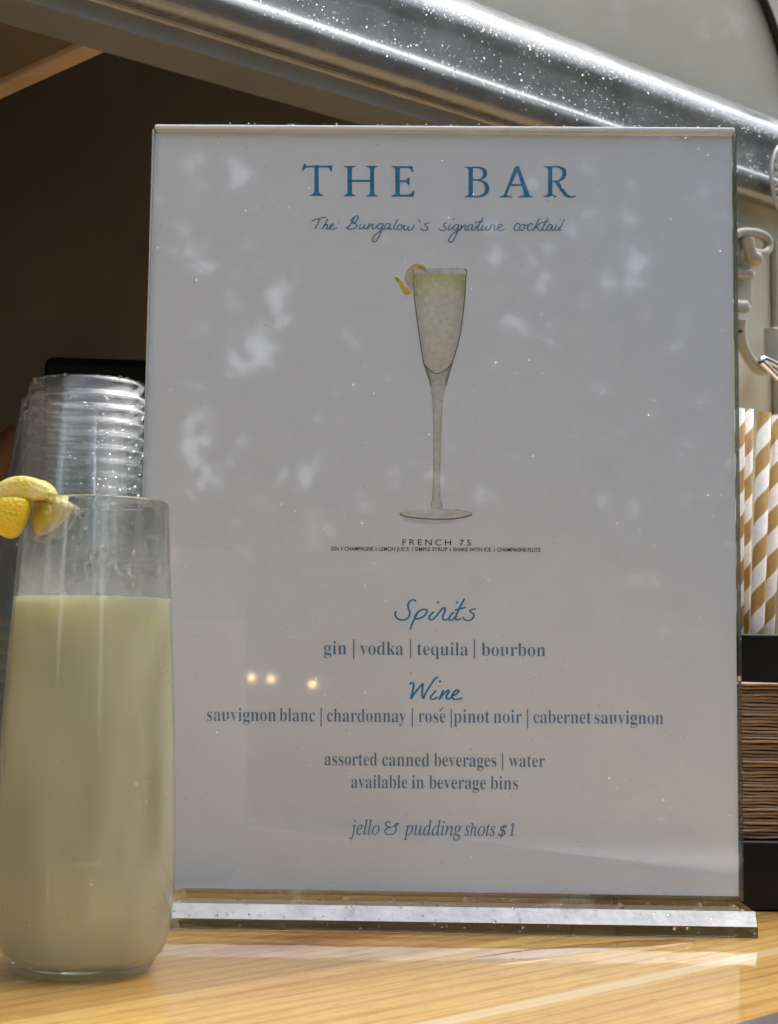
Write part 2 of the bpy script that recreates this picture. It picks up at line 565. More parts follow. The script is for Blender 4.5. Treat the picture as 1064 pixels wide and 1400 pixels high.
# ------------------------------------------------------------------ trees behind the photographer
def canopy():
    blobs = [(290, 360, 2.2), (370, 415, 1.6), (330, 490, 1.5), (290, 600, 1.3), (255, 590, .9), (280, 250, 1.4), (840, 380, 1.4),
             (885, 340, 1.8), (750, 360, 1.2), (890, 210, 1.6), (470, 450, .6), (320, 240, 1.0), (740, 240, .9), (800, 300, .8),
             (680, 330, .8), (345, 500, 1.2), (270, 345, 1.0)]
    sgn_n = Vector((math.sin(-.020), -math.cos(-.020), 0))
    gaps = []
    rb = random.Random(5)
    specks = []
    for (u, v, rad) in blobs:
        for q in range(int(4 + 6 * rad)):
            specks.append((u + rb.gauss(0, 13 * rad), v + rb.gauss(0, 19 * rad), rb.uniform(.35, .8) * (1.0 if q else 1.4)))
    blobs = specks
    for (u, v, rad) in blobs:
        d = ray(u, v).normalized()
        r = d - 2 * d.dot(sgn_n) * sgn_n
        o_ = CAMP + d * ((Vector((.01812, .57895, 0)) - CAMP).dot(sgn_n) / d.dot(sgn_n))
        gaps.append((np.array(o_), np.array(r), math.radians(rad) * .40))
    n = 330000
    az = rng.uniform(-2.2, 2.2, n)                       # from -Y
    sinel = rng.uniform(-.10, .97, n)
    el = np.arcsin(sinel)
    dirs = np.stack([np.sin(az) * np.cos(el), -np.cos(az) * np.cos(el), np.sin(el)], 1)
    # lumpy density
    ph = rng.uniform(0, 6.28, (14, 1))
    kk = rng.normal(0, 7, (14, 3))
    lump = np.sin(kk @ dirs.T + ph).mean(0) * 3.0
    eld = np.degrees(el)
    azd = np.degrees(az)
    top = 19 + 6 * np.exp(-(azd / 17.0) ** 2) + 4 * np.sin(azd / 9.0) * (np.abs(azd) > 18)
    dens = np.where(eld < top, 1.0, np.clip(1.0 - (eld - top) / 22, .0, 1))
    dens = dens + .35 * lump * np.clip((eld - top + 4) / 6, 0, 1) * (eld < top + 24)
    slit = np.exp(-((azd - 24) / 4.0) ** 2) * (eld > 2) + np.exp(-((azd + 38) / 4.0) ** 2) * (eld > 6)
    dens -= slit * 1.4
    rad_ = rng.uniform(6.0, 8.5, n)[:, None]
    for o_, gd, rad in gaps:
        q_ = dirs * rad_ - o_
        c = (q_ / np.linalg.norm(q_, axis=1)[:, None]) @ gd
        ang = np.arccos(np.clip(c, -1, 1))
        jag = .95 + .4 * np.sin(40 * dirs[:, 0] * 3 + 9 * gd[0] * 100) * np.sin(37 * dirs[:, 2] * 3)
        dens -= 1.5 * (ang < rad * jag)
    # thin everywhere a little so that pin-holes stay
    keep = rng.random(n) < dens * .8
    dirs = dirs[keep]
    k = len(dirs)
    P = dirs * rad_[keep]
    a = rng.normal(0, 1, (k, 3))
    a /= np.linalg.norm(a, axis=1)[:, None]
    b = np.cross(a, rng.normal(0, 1, (k, 3)))
    b /= np.linalg.norm(b, axis=1)[:, None]
    L = rng.uniform(.05, .11, k)[:, None]
    wd = L * .55
    V = np.stack([P - a * L, P + b * wd, P + a * L, P - b * wd], 1).reshape(-1, 3)
    ok = V[:, 2].reshape(-1, 4).min(1) > -1.0
    V = V.reshape(-1, 4, 3)[ok].reshape(-1, 3)
    k = len(V) // 4
    me = bpy.data.meshes.new('tree_foliage')
    me.vertices.add(4 * k)
    me.vertices.foreach_set('co', V.ravel())
    me.loops.add(4 * k)
    me.loops.foreach_set('vertex_index', np.arange(4 * k))
    me.polygons.add(k)
    me.polygons.foreach_set('loop_start', np.arange(0, 4 * k, 4))
    me.update(calc_edges=True)
    m, t, p, out = mat('leaf')
    tc = N(t, 'ShaderNodeTexCoord')
    nz = N(t, 'ShaderNodeTexNoise', Scale=1.5, Detail=2.0)
    t.links.new(tc.outputs['Object'], nz.inputs['Vector'])
    r = ramp(t, [(.35, (.035, .06, .02)), (.65, (.08, .115, .04))])
    t.links.new(nz.outputs[0], r.inputs[0])
    t.links.new(r.outputs[0], p.inputs['Base Color'])
    p.inputs['Roughness'].default_value = .6
    me.materials.append(m)
    o = bpy.data.objects.new('tree_foliage', me)
    COL.objects.link(o)
    tag(o, 'leafy trees behind the photographer, mirrored as soft specks in the menu sign', 'trees', kind='stuff')


canopy()

# ------------------------------------------------------------------ trailer
TRAILER = thing('trailer', 'olive grey vintage trailer with dark brown interior and chrome rail above the hatch', 'trailer', loc=TM @ Vector((0, WALLW, -1.0)))
JAMB = .86                                        # the hatch opening ends here (behind the sign)
RZ0, RZ1 = .416, .496                             # rail bottom and top
w = MB()
w.box(JAMB, 3.2, WALLW - .03, WALLW, -.75, RZ0 + .03, TM)       # side wall right of the hatch
w.build('side_wall', M_PAINT2, TRAILER)
w = MB()                                          # upper skin, curving back to the roof
prof = [(WALLW, RZ0 + .036), (WALLW, .62), (WALLW - .03, .80), (WALLW - .12, .98), (WALLW - .30, 1.12), (WALLW - .6, 1.2), (WALLW - 1.8, 1.2), (WALLW - 1.8, 1.17),
        (WALLW - .62, 1.17), (WALLW - .32, 1.09), (WALLW - .15, .96), (WALLW - .06, .79), (WALLW - .03, .62), (WALLW - .03, RZ0 + .036)]
ss = np.linspace(-.35, 3.2, 25)
vs = [TM @ Vector((s, a, b)) for s in ss for a, b in prof]
m_ = len(prof)
fs = [(i * m_ + j, i * m_ + (j + 1) % m_, (i + 1) * m_ + (j + 1) % m_, (i + 1) * m_ + j) for i in range(len(ss) - 1) for j in range(m_)]
fs += [tuple(range(m_))[::-1], tuple((len(ss) - 1) * m_ + j for j in range(m_))]
w.add(vs, fs)
o = w.build('upper_skin', M_PAINT, TRAILER)
w = MB()                                          # lining: far wall, end wall, floor, ceiling, lower front
w.box(-.35, 3.1, WALLW - 1.55, WALLW - 1.50, -.75, 1.15, TM)
w.box(-.35, 3.1, WALLW - 1.50, WALLW - .04, -.80, -.752, TM)
w.box(-.35, 3.1, WALLW - 1.50, WALLW - .64, 1.10, 1.15, TM)
w.box(-.35, JAMB + .02, WALLW - .035, WALLW - .002, -.75, -.05, TM)
w.box(3.06, 3.10, WALLW - 1.50, WALLW - .04, -.75, 1.15, TM)
w.build('lining', M_BROWN, TRAILER)

# cross beam under the roof, seen as the tan strip at the top left of the opening
BS, BZ = .458, .405
w = MB()
w.box(BS - .008, BS + .004, WALLW - 1.5, WALLW - .036, BZ, BZ + .0095, TM)
w.build('cross_beam', M_RIB, TRAILER, bevel=.002)
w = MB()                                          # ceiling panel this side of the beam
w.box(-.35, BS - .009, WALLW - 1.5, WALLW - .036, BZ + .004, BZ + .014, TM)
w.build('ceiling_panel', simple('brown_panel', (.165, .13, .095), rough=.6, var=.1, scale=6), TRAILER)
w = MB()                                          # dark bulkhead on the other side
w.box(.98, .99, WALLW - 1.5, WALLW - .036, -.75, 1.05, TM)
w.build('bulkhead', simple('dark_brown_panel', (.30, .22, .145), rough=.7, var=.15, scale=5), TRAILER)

# the rail: half round polished extrusion with a painted flange below
SLOPE = .045


def extr(prof, s0, s1, name, m, parent, n=2, bevel=0, smooth=True):
    k = MB()
    L = len(prof)
    ss = np.linspace(s0, s1, n)
    vs = [TM @ Vector((s, WALLW + a, b + SLOPE * (s - .7))) for s in ss for a, b in prof]
    fs = [(i * L + j, (i + 1) * L + j, (i + 1) * L + (j + 1) % L, i * L + (j + 1) % L) for i in range(n - 1) for j in range(L)]
    k.add(vs, fs, smooth)
    k.add([vs[j] for j in range(L)], [tuple(range(L))])
    k.add([vs[(n - 1) * L + j] for j in range(L)], [tuple(range(L))[::-1]])
    return k.build(name, m, parent, bevel=bevel)


RAILC = [(.002, .4236), (.010, .4208), (.0150, .4225), (.0185, .4262), (.0205, .4318), (.0200, .4365), (.0187, .4405), (.0184, .4500), (.0185, .4590), (.0190, .4640), (.0192, .4690), (.0180, .4745), (.0150, .4815), (.0090, .4885), (.0012, .4955)]
RAILP = [(p.x, p.y) for p in smoothpts([(a, b, 0) for a, b in RAILC], 5)]
RAIL = extr(RAILP, -.4, 3.1, 'rail', M_RAIL, TRAILER, 30)
extr([(-.030, .4115), (.0035, .4105), (.0045, .4215), (-.030, .4215)], -.4, .86, 'rail_flange', simple('taupe_paint', (.24, .255, .25), rough=.5, var=.1, scale=20), TRAILER, 2, smooth=False)
extr([(.0046, .4195), (.0075, .4195), (.0075, .4212), (.0046, .4212)], -.4, .86, 'sealant_bead', simple('cream_sealant', (.55, .52, .44), rough=.5, var=.15, scale=60), TRAILER, 2, smooth=False)

# ribbed fan casting at the rail's right
fan = MB()
fc = wallpt(1086, 252, .036)
for k in range(15):
    a0 = math.radians(95 + k * 13)
    a1 = math.radians(95 + k * 13 + 8)
    for aa, bb, o0 in ((a0, a1, .0),):
        r1, r0 = .030, .007
        A = lambda r, a, h: fc + U * (r * math.cos(a)) + Vector((0, 0, 1)) * (r * math.sin(a)) + NO * h
        am = (aa + bb) / 2
        vs = [A(r0, aa, 0), A(r1, aa, 0), A(r1, bb, 0), A(r0, bb, 0), A(r0, am, .003), A(r1, am, .004)]
        fan.add(vs, [(0, 1, 5, 4), (4, 5, 2, 3), (1, 2, 5), (0, 4, 3)])
ring = []
for k in range(40):
    a = math.radians(85 + 200 * k / 39)
    ring.append(fc + U * (.031 * math.cos(a)) + Vector((0, 0, 1)) * (.031 * math.sin(a)))
fan.tube(ring, .0016, 8)
fan.build('ribbed_fan', simple('pale_cast_metal', (.55, .56, .54), rough=.4, metal=.3, var=.1, scale=80), TRAILER)

# rubber window gasket high on the skin
gk = MB()
gk.tube(smoothpts([wallpt(1030, -30, .003), wallpt(1044, 0, .003), wallpt(1056, 30, .003), wallpt(1070, 75, .003), wallpt(1082, 130, .003)], 6), .0032, 10)
gk.build('window_gasket', M_GASKET, TRAILER)
# vertical seam strip on the side wall
st = MB()
p0 = TM.inverted() @ wallpt(1053, 420, 0)
st.box(p0.x, p0.x + .05, WALLW + .0005, WALLW + .006, -.6, RZ0 - .002, TM)
st.build('wall_strip', simple('grey_olive_strip', (.42, .41, .335), rough=.42, var=.08, scale=30), TRAILER, bevel=.002)

# latch in the side wall's paint, its shading darkened into the colour
M_LATCH = simple('shaded_latch_paint', (.38, .375, .315), rough=.38, var=.12, scale=60, bump=.2, bscale=160, coat=.3)
LT = bpy.data.objects.new('hatch_latch', None)
COL.objects.link(LT)
LT.parent = TRAILER
LT.matrix_parent_inverse = Matrix.Translation(-TRAILER.location)


def wtube(pts, r, off=.012, n=5, mbx=None, offs=None):
    k = mbx or MB()
    P = [wallpt(u, v, (offs[i] if offs else off)) for i, (u, v) in enumerate(pts)]
    k.tube(smoothpts(P, n), r, 12)
    return k


lk = wtube([(1004, 322), (1012, 318), (1030, 318), (1046, 324), (1051, 336), (1044, 346), (1030, 345), (1022, 338), (1019, 327)], .0036, .016)
lk.build('loop_ring', M_LATCH, LT)
lk = wtube([(1022, 326), (1024, 338), (1028, 350), (1034, 354)], [.0046] * 10 + [.0056] * 6, .020)
lk.build('lever', M_LATCH, LT)
lk = wtube([(994, 314), (1006, 322), (1006, 336), (996, 343)], .0052, .010)
lk.build('pivot_eye', M_LATCH, LT)
lk = MB()
a = TM.inverted() @ wallpt(1006, 345, 0)
b = TM.inverted() @ wallpt(1020, 418, 0)
lk.box(a.x - .03, b.x, WALLW + .0005, WALLW + .006, b.z, a.z + .02, TM)
lk.build('back_plate', M_LATCH, LT, bevel=.002)
lk = wtube([(990, 371), (1008, 373), (1025, 374)], .0045, .011)
lk.build('plate_rib', M_LATCH, LT)
lk = wtube([(990, 418), (1004, 418), (1018, 419)], .0050, .011)
lk.build('knuckle', M_LATCH, LT)
HK = [(1009, 438), (1010, 452), (1013, 466), (1021, 484), (1032, 500), (1041, 506), (1049, 503), (1053, 494)]
nn = (len(HK) - 1) * 5 + 1
lk = wtube(HK, [.0066 - .0026 * min(1, i / 12) for i in range(nn)], .014)
lk.build('hook_arm', M_LATCH, LT)
lk = wtube([(1012, 451), (1012.5, 455)], .0016, .0198)  # black stub stands for the shade inside the eyehole
lk.build('hole_shade', M_BLACK, LT)
lk = wtube([(1056, 450), (1056, 470), (1057, 498)], .0062, .014)
lk.build('peg', M_LATCH, LT)

sh = MB()
P = smoothpts([wallpt(u, v, .022) for u, v in [(1041, 494), (1047, 500), (1058, 511), (1070, 523), (1080, 528), (1086, 518), (1078, 506), (1064, 500), (1052, 494), (1044, 491)]], 6, closed=True)
sh.tube(P + P[:1], .0026, 10, cap=False)
tag(sh.build('snap_hook', simple('polished_steel', (.75, .76, .76), rough=.15, metal=1, var=.05), loc=P[0]),
    'shiny steel snap hook hanging from the painted latch', 'snap hook')

# ------------------------------------------------------------------ bar counter
CT = thing('bar_counter', 'varnished pine bar counter, wet, with metal front edge', 'counter', loc=TM @ Vector((0, -.2, -.03)))
c = MB()
c.v = [tuple(p) for p in [(-1.5, -.55, -.03), (2.6, -.55, -.03), (2.6, -.001, -.03), (-1.5, -.001, -.03), (-1.5, -.55, 0), (2.6, -.55, 0), (2.6, -.001, 0), (-1.5, -.001, 0)]]
c.f = [(0, 3, 2, 1), (4, 5, 6, 7), (0, 1, 5, 4), (2, 3, 7, 6), (1, 2, 6, 5), (3, 0, 4, 7)]
c.sm = [False] * 6
c.mi = [0] * 6
c.col = [None] * 6
top = c.build('counter_top', M_WOOD)
top.matrix_world = TM
top.parent = CT
top.matrix_parent_inverse = Matrix.Translation(-CT.location)
bv = top.modifiers.new('b', 'BEVEL')
bv.width = .0015
bv.segments = 2
c = MB()
c.box(-1.5, 2.6, .0005, .022, -.036, .0022, TM)
c.build('metal_edge', M_ALU, CT, bevel=.0012)

# thin films of rain water lying on the varnish
pd = MB()
for ring in ([(640, 1312), (720, 1300), (800, 1292), (880, 1286), (940, 1285), (945, 1290), (880, 1298), (800, 1306), (720, 1316), (660, 1320)],):
    P = smoothpts([meet(u, v, Vector((0, 0, 0)), Vector((0, 0, 1))) for u, v in ring], 5, closed=True)
    cz = sum(P, Vector()) / len(P)
    n_ = len(P)
    vs = []
    for sc_, hh in ((1, .00002), (.985, .00022), (.95, .00034), (.8, .00038), (.4, .00039)):
        for i_, p in enumerate(P):
            w_ = 1 + .02 * math.sin(i_ * 2.1) * sc_
            q_ = cz + (p - cz) * sc_ * w_
            vs.append((q_.x, q_.y, hh))
    vs.append((cz.x, cz.y, .00039))
    fs = [(l * n_ + i_, l * n_ + (i_ + 1) % n_, (l + 1) * n_ + (i_ + 1) % n_, (l + 1) * n_ + i_) for l in range(4) for i_ in range(n_)]
    fs += [(4 * n_ + i_, 4 * n_ + (i_ + 1) % n_, 5 * n_) for i_ in range(n_)]
    pd.add(vs, fs, True)
tag(pd.build('rain_puddles', thin_clear('water_film', (.995, .99, .985), .03, .02)), 'thin puddles of rain water on the varnished counter', 'puddles', kind='stuff')

# ------------------------------------------------------------------ menu stand
YAW = -.020
SX, SY = .01855, .57895
BT = .00856                                    # base thickness
ca, sa = math.cos(YAW), math.sin(YAW)
SM = Matrix(((ca, -sa, 0, SX), (sa, ca, 0, SY), (0, 0, 1, 0), (0, 0, 0, 1)))   # (a, depth, z): depth > 0 = behind
SN = Vector((sa, -ca, 0))
SP0 = Vector((SX, SY, 0))
STAND = thing('menu_stand', 'upright clear acrylic menu stand holding a white drinks menu headed THE BAR', 'menu stand', loc=(SX, SY, 0))
PW, PH = .2152, .2790
FT = .0020                                     # sheet thickness
M_ACR = thin_clear('clear_acrylic', (.985, .99, .99), .046, .036, gain=1.08)
M_ACRE = simple('polished_acrylic_edge', (.72, .74, .75), rough=.15, var=.25, scale=150)
M_BAND = None


def edge_glass(name, tint, rough, wh, clear=0.0):
    m, t, p, out = mat(name)
    gl = N(t, 'ShaderNodeBsdfGlass', Roughness=rough, IOR=1.49)
    gl.inputs['Color'].default_value = tint + (1,)
    df = N(t, 'ShaderNodeBsdfDiffuse')
    df.inputs['Color'].default_value = (.85, .86, .87, 1)
    mx = N(t, 'ShaderNodeMixShader')
    mx.inputs[0].default_value = wh
    t.nodes.remove(p)
    t.links.new(gl.outputs[0], mx.inputs[1])
    t.links.new(df.outputs[0], mx.inputs[2])
    if clear:
        tp = N(t, 'ShaderNodeBsdfTransparent')
        tp.inputs['Color'].default_value = (.97, .98, .97, 1)
        m2 = N(t, 'ShaderNodeMixShader')
        m2.inputs[0].default_value = clear
        t.links.new(mx.outputs[0], m2.inputs[1])
        t.links.new(tp.outputs[0], m2.inputs[2])
        mx = m2
    t.links.new(mx.outputs[0], out.inputs['Surface'])
    return m


# the front sheet and the back sheet; the print faces the front sheet
k = MB()
k.box(-PW / 2, PW / 2, -FT - .0003, -.0003, BT + .0005, BT + PH, SM)
k.build('front_sheet', M_ACR, STAND)
k = MB()
k.box(-PW / 2, PW / 2, .0012, .0012 + FT, BT + .0005, BT + PH, SM)
k.build('back_sheet', M_ACR, STAND)
k = MB()                                       # white folded top edge and the side edges
k.box(-PW / 2, PW / 2, -FT - .0004, .0013 + FT, BT + PH + .0001, BT + PH + .0019, SM)
k.build('top_fold', edge_glass('white_fold', (.97, .98, .98), .12, .95), STAND, bevel=.0008)
for sgn in (-1, 1):
    k = MB()
    x0, x1 = (PW / 2 + .0001, PW / 2 + .0004) if sgn > 0 else (-PW / 2 - .0006, -PW / 2 - .0001)
    k.box(x0, x1, -FT - .0004, .0013 + FT, BT + .0005, BT + PH, SM)
    k.build('side_edge', edge_glass('edge_glass', (.80, .84, .83), .08, .02 if sgn > 0 else .5), STAND)
# base block: upper bevel painted white for the light caught there, clear dark lower body
BD = .0283
BW = PW / 2
CHZ, CHD = .0040, .0030


def prism(k, prof, x0, x1):
    n = len(prof)
    vs = [SM @ Vector((x, a, b)) for x in (x0, x1) for a, b in prof]
    k.add(vs, [(i, (i + 1) % n, n + (i + 1) % n, n + i) for i in range(n)] + [tuple(range(n))[::-1], tuple(range(n, 2 * n))])


k = MB()
prism(k, [(-BD, .0004), (BD, .0004), (BD, BT), (-BD + CHD, BT), (-BD, CHZ)], -BW, BW)
k.build('base', edge_glass('base_acrylic', (.95, .96, .95), .03, .0, .16), STAND, bevel=.0005)
k = MB()
e_ = .0003
prism(k, [(-BD - e_, CHZ + .0001), (-BD + CHD - e_, BT - .0002), (-BD + CHD - e_ * 2, BT + .0003), (-BD - e_ * 2.4, CHZ + .0003)], -BW + .0005, BW - .0005)
k.build('sheen_band', simple('sheen_band', (.70, .715, .73), rough=.25, var=.16, scale=90, bump=.5, bscale=260), STAND)

# the printed page
M_PAPER = simple('white_paper', (.81, .835, .885), rough=.7, var=.012, scale=60, bump=.03, bscale=900)
k = MB()
PT, PB = BT + PH - .0008, BT + .0006
k.box(-PW / 2 + .0004, PW / 2 - .0009, .0, .0003, PB + .0012, PT, SM)
PAGE = k.build('paper_sheet', M_PAPER, STAND)

_layer = [0]


def page(u, v, lift=0.0):
    """a point of the photographed print, measured on the page's own plane"""
    p = meet(u, v, SP0, SN)
    return p + SN * (.00003 + lift)


def nextlift():
    _layer[0] += 1
    return (_layer[0] % 12) * 8e-6


def ink(name, col):
    m, t, p, out = mat(name)
    tc = N(t, 'ShaderNodeTexCoord')
    nz = N(t, 'ShaderNodeTexNoise', Scale=900.0, Detail=2.0)
    t.links.new(tc.outputs['Object'], nz.inputs['Vector'])
    r = ramp(t, [(.35, [q * .85 for q in col]), (.7, [q * 1.15 for q in col])])
    t.links.new(nz.outputs[0], r.inputs[0])
    t.links.new(r.outputs[0], p.inputs['Base Color'])
    p.inputs['Roughness'].default_value = .75
    p.inputs['Specular IOR Level'].default_value = .2
    return m


M_BLUE = ink('blue_ink', (.055, .25, .46))
M_NAVY = ink('slate_blue_ink', (.135, .25, .41))
M_INK = ink('black_ink', (.03, .03, .035))


def stroke(mb, pts, wpx, n=8, closed=False, taper=0.0):
    """a pen stroke of width wpx along a smooth line given in page measure"""
    P = smoothpts([(a, b, 0) for a, b in pts], n, closed)
    L = nextlift()
    vs, fs = [], []
    m = len(P)
    for i, p in enumerate(P):
        q0, q1 = P[max(i - 1, 0)], P[min(i + 1, m - 1)]
        d = (q1 - q0)
        d = d.normalized() if d.length > 1e-9 else Vector((1, 0, 0))
        nn_ = Vector((-d.y, d.x, 0))
        f = 1.0
        e = min(i, m - 1 - i) / max(1, m - 1)
        if taper:
            f = 1 - taper * max(0, 1 - e * 6)
        # pen: slightly heavier on down strokes
        ww = wpx * .5 * f * (.86 + .28 * abs(d.y))
        lift = L + 6e-6 * i / m
        vs += [page(p.x + nn_.x * ww, p.y + nn_.y * ww, lift), page(p.x - nn_.x * ww, p.y - nn_.y * ww, lift)]
        if i:
            fs.append((2 * i - 2, 2 * i - 1, 2 * i + 1, 2 * i))
    mb.add(vs, fs)
    for p in (P[0], P[-1]):
        disc(mb, p.x, p.y, wpx * .44 * (1 - taper), L + 7e-6)


def disc(mb, u, v, r, lift=None, n=12):
    if lift is None:
        lift = nextlift()
    mb.add([page(u + r * math.cos(2 * PI * i / n), v + r * math.sin(2 * PI * i / n), lift) for i in range(n)], [tuple(range(n))])


def poly(mb, pts):
    mb.add([page(a, b, nextlift() if i == 0 else mb_l[0]) if False else page(a, b, mb_l[0]) for i, (a, b) in enumerate(pts)], [tuple(range(len(pts)))])


mb_l = [0.0]


def fill(mb, pts):
    mb_l[0] = nextlift()
    poly(mb, pts)


# --- THE BAR, drawn letter by letter
def T4(pts):
    return [(400 + a / 5.32, 210 + b / 5.32) for a, b in pts]


def T5(pts):
    return [(620 + a / 5.911, 210 + b / 5.911) for a, b in pts]


h_ = MB()


def stem(T, x0, x1, y0, y1, serif=24, st=9, top=True, bot=True, l0=None, r0=None, l1=None, r1=None):
    """upright stem with bracketed serifs"""
    l0 = serif if l0 is None else l0
    r0 = serif if r0 is None else r0
    l1 = serif if l1 is None else l1
    r1 = serif if r1 is None else r1
    L = []
    R = []
    if top:
        L += [(x0 - l0, y0), (x0 - l0, y0 + st * .75), (x0 - l0 * .45, y0 + st * 1.25), (x0 - 2, y0 + st * 2.6)]
        R += [(x1 + r0, y0), (x1 + r0, y0 + st * .75), (x1 + r0 * .45, y0 + st * 1.25), (x1 + 2, y0 + st * 2.6)]
    else:
        L += [(x0, y0)]
        R += [(x1, y0)]
    if bot:
        L += [(x0 - 2, y1 - st * 3.0), (x0 - l1 * .45, y1 - st * 1.4), (x0 - l1, y1 - st * .8), (x0 - l1, y1)]
        R += [(x1 + 2, y1 - st * 3.0), (x1 + r1 * .45, y1 - st * 1.4), (x1 + r1, y1 - st * .8), (x1 + r1, y1)]
    else:
        L += [(x0, y1)]
        R += [(x1, y1)]
    mb_l[0] = nextlift()
    for i in range(len(L) - 1):
        poly(h_, T([L[i], R[i], R[i + 1], L[i + 1]]))


# T
stem(T4, 160, 190, 84, 308, serif=36, st=9, top=False)
fill(h_, T4([(88, 88), (276, 88), (276, 101), (88, 101)]))
fill(h_, T4([(68, 122), (82, 74), (94, 72), (98, 92), (112, 100), (96, 104), (80, 124)]))
fill(h_, T4([(290, 78), (288, 130), (276, 130), (270, 110), (250, 100), (262, 90), (274, 90)]))
# H
stem(T4, 402, 431, 90, 310, serif=30, st=8)
stem(T4, 566, 592, 90, 312, serif=30, st=8)
fill(h_, T4([(430, 192), (568, 192), (568, 206), (430, 206)]))
# E
stem(T4, 750, 779, 92, 312, serif=30, st=8, r0=4, r1=4)
fill(h_, T4([(775, 92), (862, 92), (862, 105), (775, 105)]))
fill(h_, T4([(850, 92), (874, 92), (880, 134), (868, 134), (860, 114), (842, 105)]))
fill(h_, T4([(778, 194), (838, 194), (838, 207), (778, 207)]))
fill(h_, T4([(826, 196), (842, 174), (852, 174), (852, 232), (842, 232), (826, 206)]))
fill(h_, T4([(775, 298), (862, 298), (862, 313), (775, 313)]))
fill(h_, T4([(834, 300), (862, 290), (878, 268), (890, 270), (880, 314), (850, 314)]))


def bowl(T, outer, inner):
    """a curved bowl: the ring strip between two smooth curves"""
    A = smoothpts([(a, b, 0) for a, b in outer], 8)
    B = smoothpts([(a, b, 0) for a, b in inner], 8)
    mb_l[0] = nextlift()
    for i in range(len(A) - 1):
        poly(h_, T([(A[i].x, A[i].y), (A[i + 1].x, A[i + 1].y), (B[i + 1].x, B[i + 1].y), (B[i].x, B[i].y)]))


# B
stem(T5, 124, 156, 107, 353, serif=34, st=8, r0=6, r1=6)
bowl(T5, [(150, 106), (205, 106), (258, 122), (274, 158), (258, 196), (212, 214), (150, 217)],
     [(150, 118), (196, 119), (228, 132), (240, 160), (228, 192), (200, 206), (150, 206)])
bowl(T5, [(150, 208), (212, 212), (268, 232), (290, 278), (274, 326), (222, 352), (150, 354)],
     [(150, 219), (204, 222), (242, 240), (255, 282), (240, 322), (206, 340), (150, 341)])
# A
fill(h_, T5([(494, 112), (524, 98), (532, 116), (424, 346), (404, 346)]))
fill(h_, T5([(508, 118), (530, 104), (622, 346), (578, 346)]))
fill(h_, T5([(462, 247), (560, 247), (560, 261), (456, 261)]))
fill(h_, T5([(374, 354), (374, 346), (406, 336), (426, 332), (440, 342), (476, 347), (476, 354)]))
fill(h_, T5([(528, 354), (528, 346), (560, 342), (580, 330), (612, 330), (622, 342), (640, 347), (640, 354)]))
# R
stem(T5, 766, 797, 103, 350, serif=38, st=8, r0=6)
bowl(T5, [(790, 102), (850, 101), (900, 118), (914, 156), (900, 200), (856, 226), (790, 232)],
     [(790, 114), (842, 114), (870, 130), (880, 160), (868, 196), (840, 216), (790, 221)])
fill(h_, T5([(808, 228), (848, 220), (884, 276), (924, 330), (954, 344), (992, 340), (992, 350), (960, 358), (924, 356), (900, 346), (862, 298), (826, 240)]))
h_.build('printed_heading', M_BLUE, PAGE)


# --- hand lettering
def HW(o, s, z):
    return lambda pts: [(o[0] + a / s, o[1] + b / s) for a, b in pts]


hb = MB()
F1 = HW((420, 280), 5.911, 0)
for s in [
    [(40, 130), (75, 117), (115, 107), (150, 101)],
    [(102, 110), (92, 140), (76, 172), (62, 196)],
    [(166, 118), (150, 148), (134, 176), (120, 196), (134, 178), (152, 164), (166, 162), (164, 178), (158, 190), (168, 196), (184, 188)],
    [(180, 184), (204, 172), (214, 160), (204, 154), (190, 166), (186, 186), (198, 198), (218, 196), (238, 186)],
    [(384, 104), (370, 128), (352, 156), (336, 180), (322, 194)],
    [(316, 180), (330, 194), (356, 198), (386, 188), (402, 168), (392, 152), (366, 148), (390, 138), (410, 116), (412, 94), (396, 90), (372, 106), (352, 130)],
    [(436, 158), (424, 180), (424, 194), (440, 192), (458, 176), (468, 156), (460, 180), (464, 196), (480, 190), (494, 172)],
    [(500, 152), (496, 176), (490, 196), (504, 174), (524, 156), (532, 158), (526, 178), (530, 196), (546, 190), (560, 172)],
    [(612, 154), (588, 152), (570, 168), (568, 188), (584, 196), (604, 180), (614, 156), (606, 192), (588, 240), (566, 282), (546, 300), (530, 290), (534, 264), (560, 236), (600, 208), (628, 190)],
    [(672, 156), (650, 152), (632, 168), (626, 188), (640, 198), (660, 184), (674, 158), (666, 184), (670, 198), (688, 192)],
    [(732, 118), (716, 148), (700, 180), (704, 198), (722, 194)],
    [(760, 160), (742, 164), (730, 184), (738, 202), (756, 198), (768, 178), (760, 162), (774, 172), (792, 166)],
    [(792, 164), (780, 186), (786, 204), (804, 200), (820, 178), (816, 196), (826, 206), (848, 198), (862, 178), (864, 166)],
    [(898, 120), (908, 128), (912, 144)],
    [(988, 146), (964, 150), (952, 162), (968, 176), (974, 194), (958, 208), (936, 206), (918, 194)],
]:
    stroke(hb, F1(s), 1.55)
F2 = HW((590, 280), 5.32, 0)
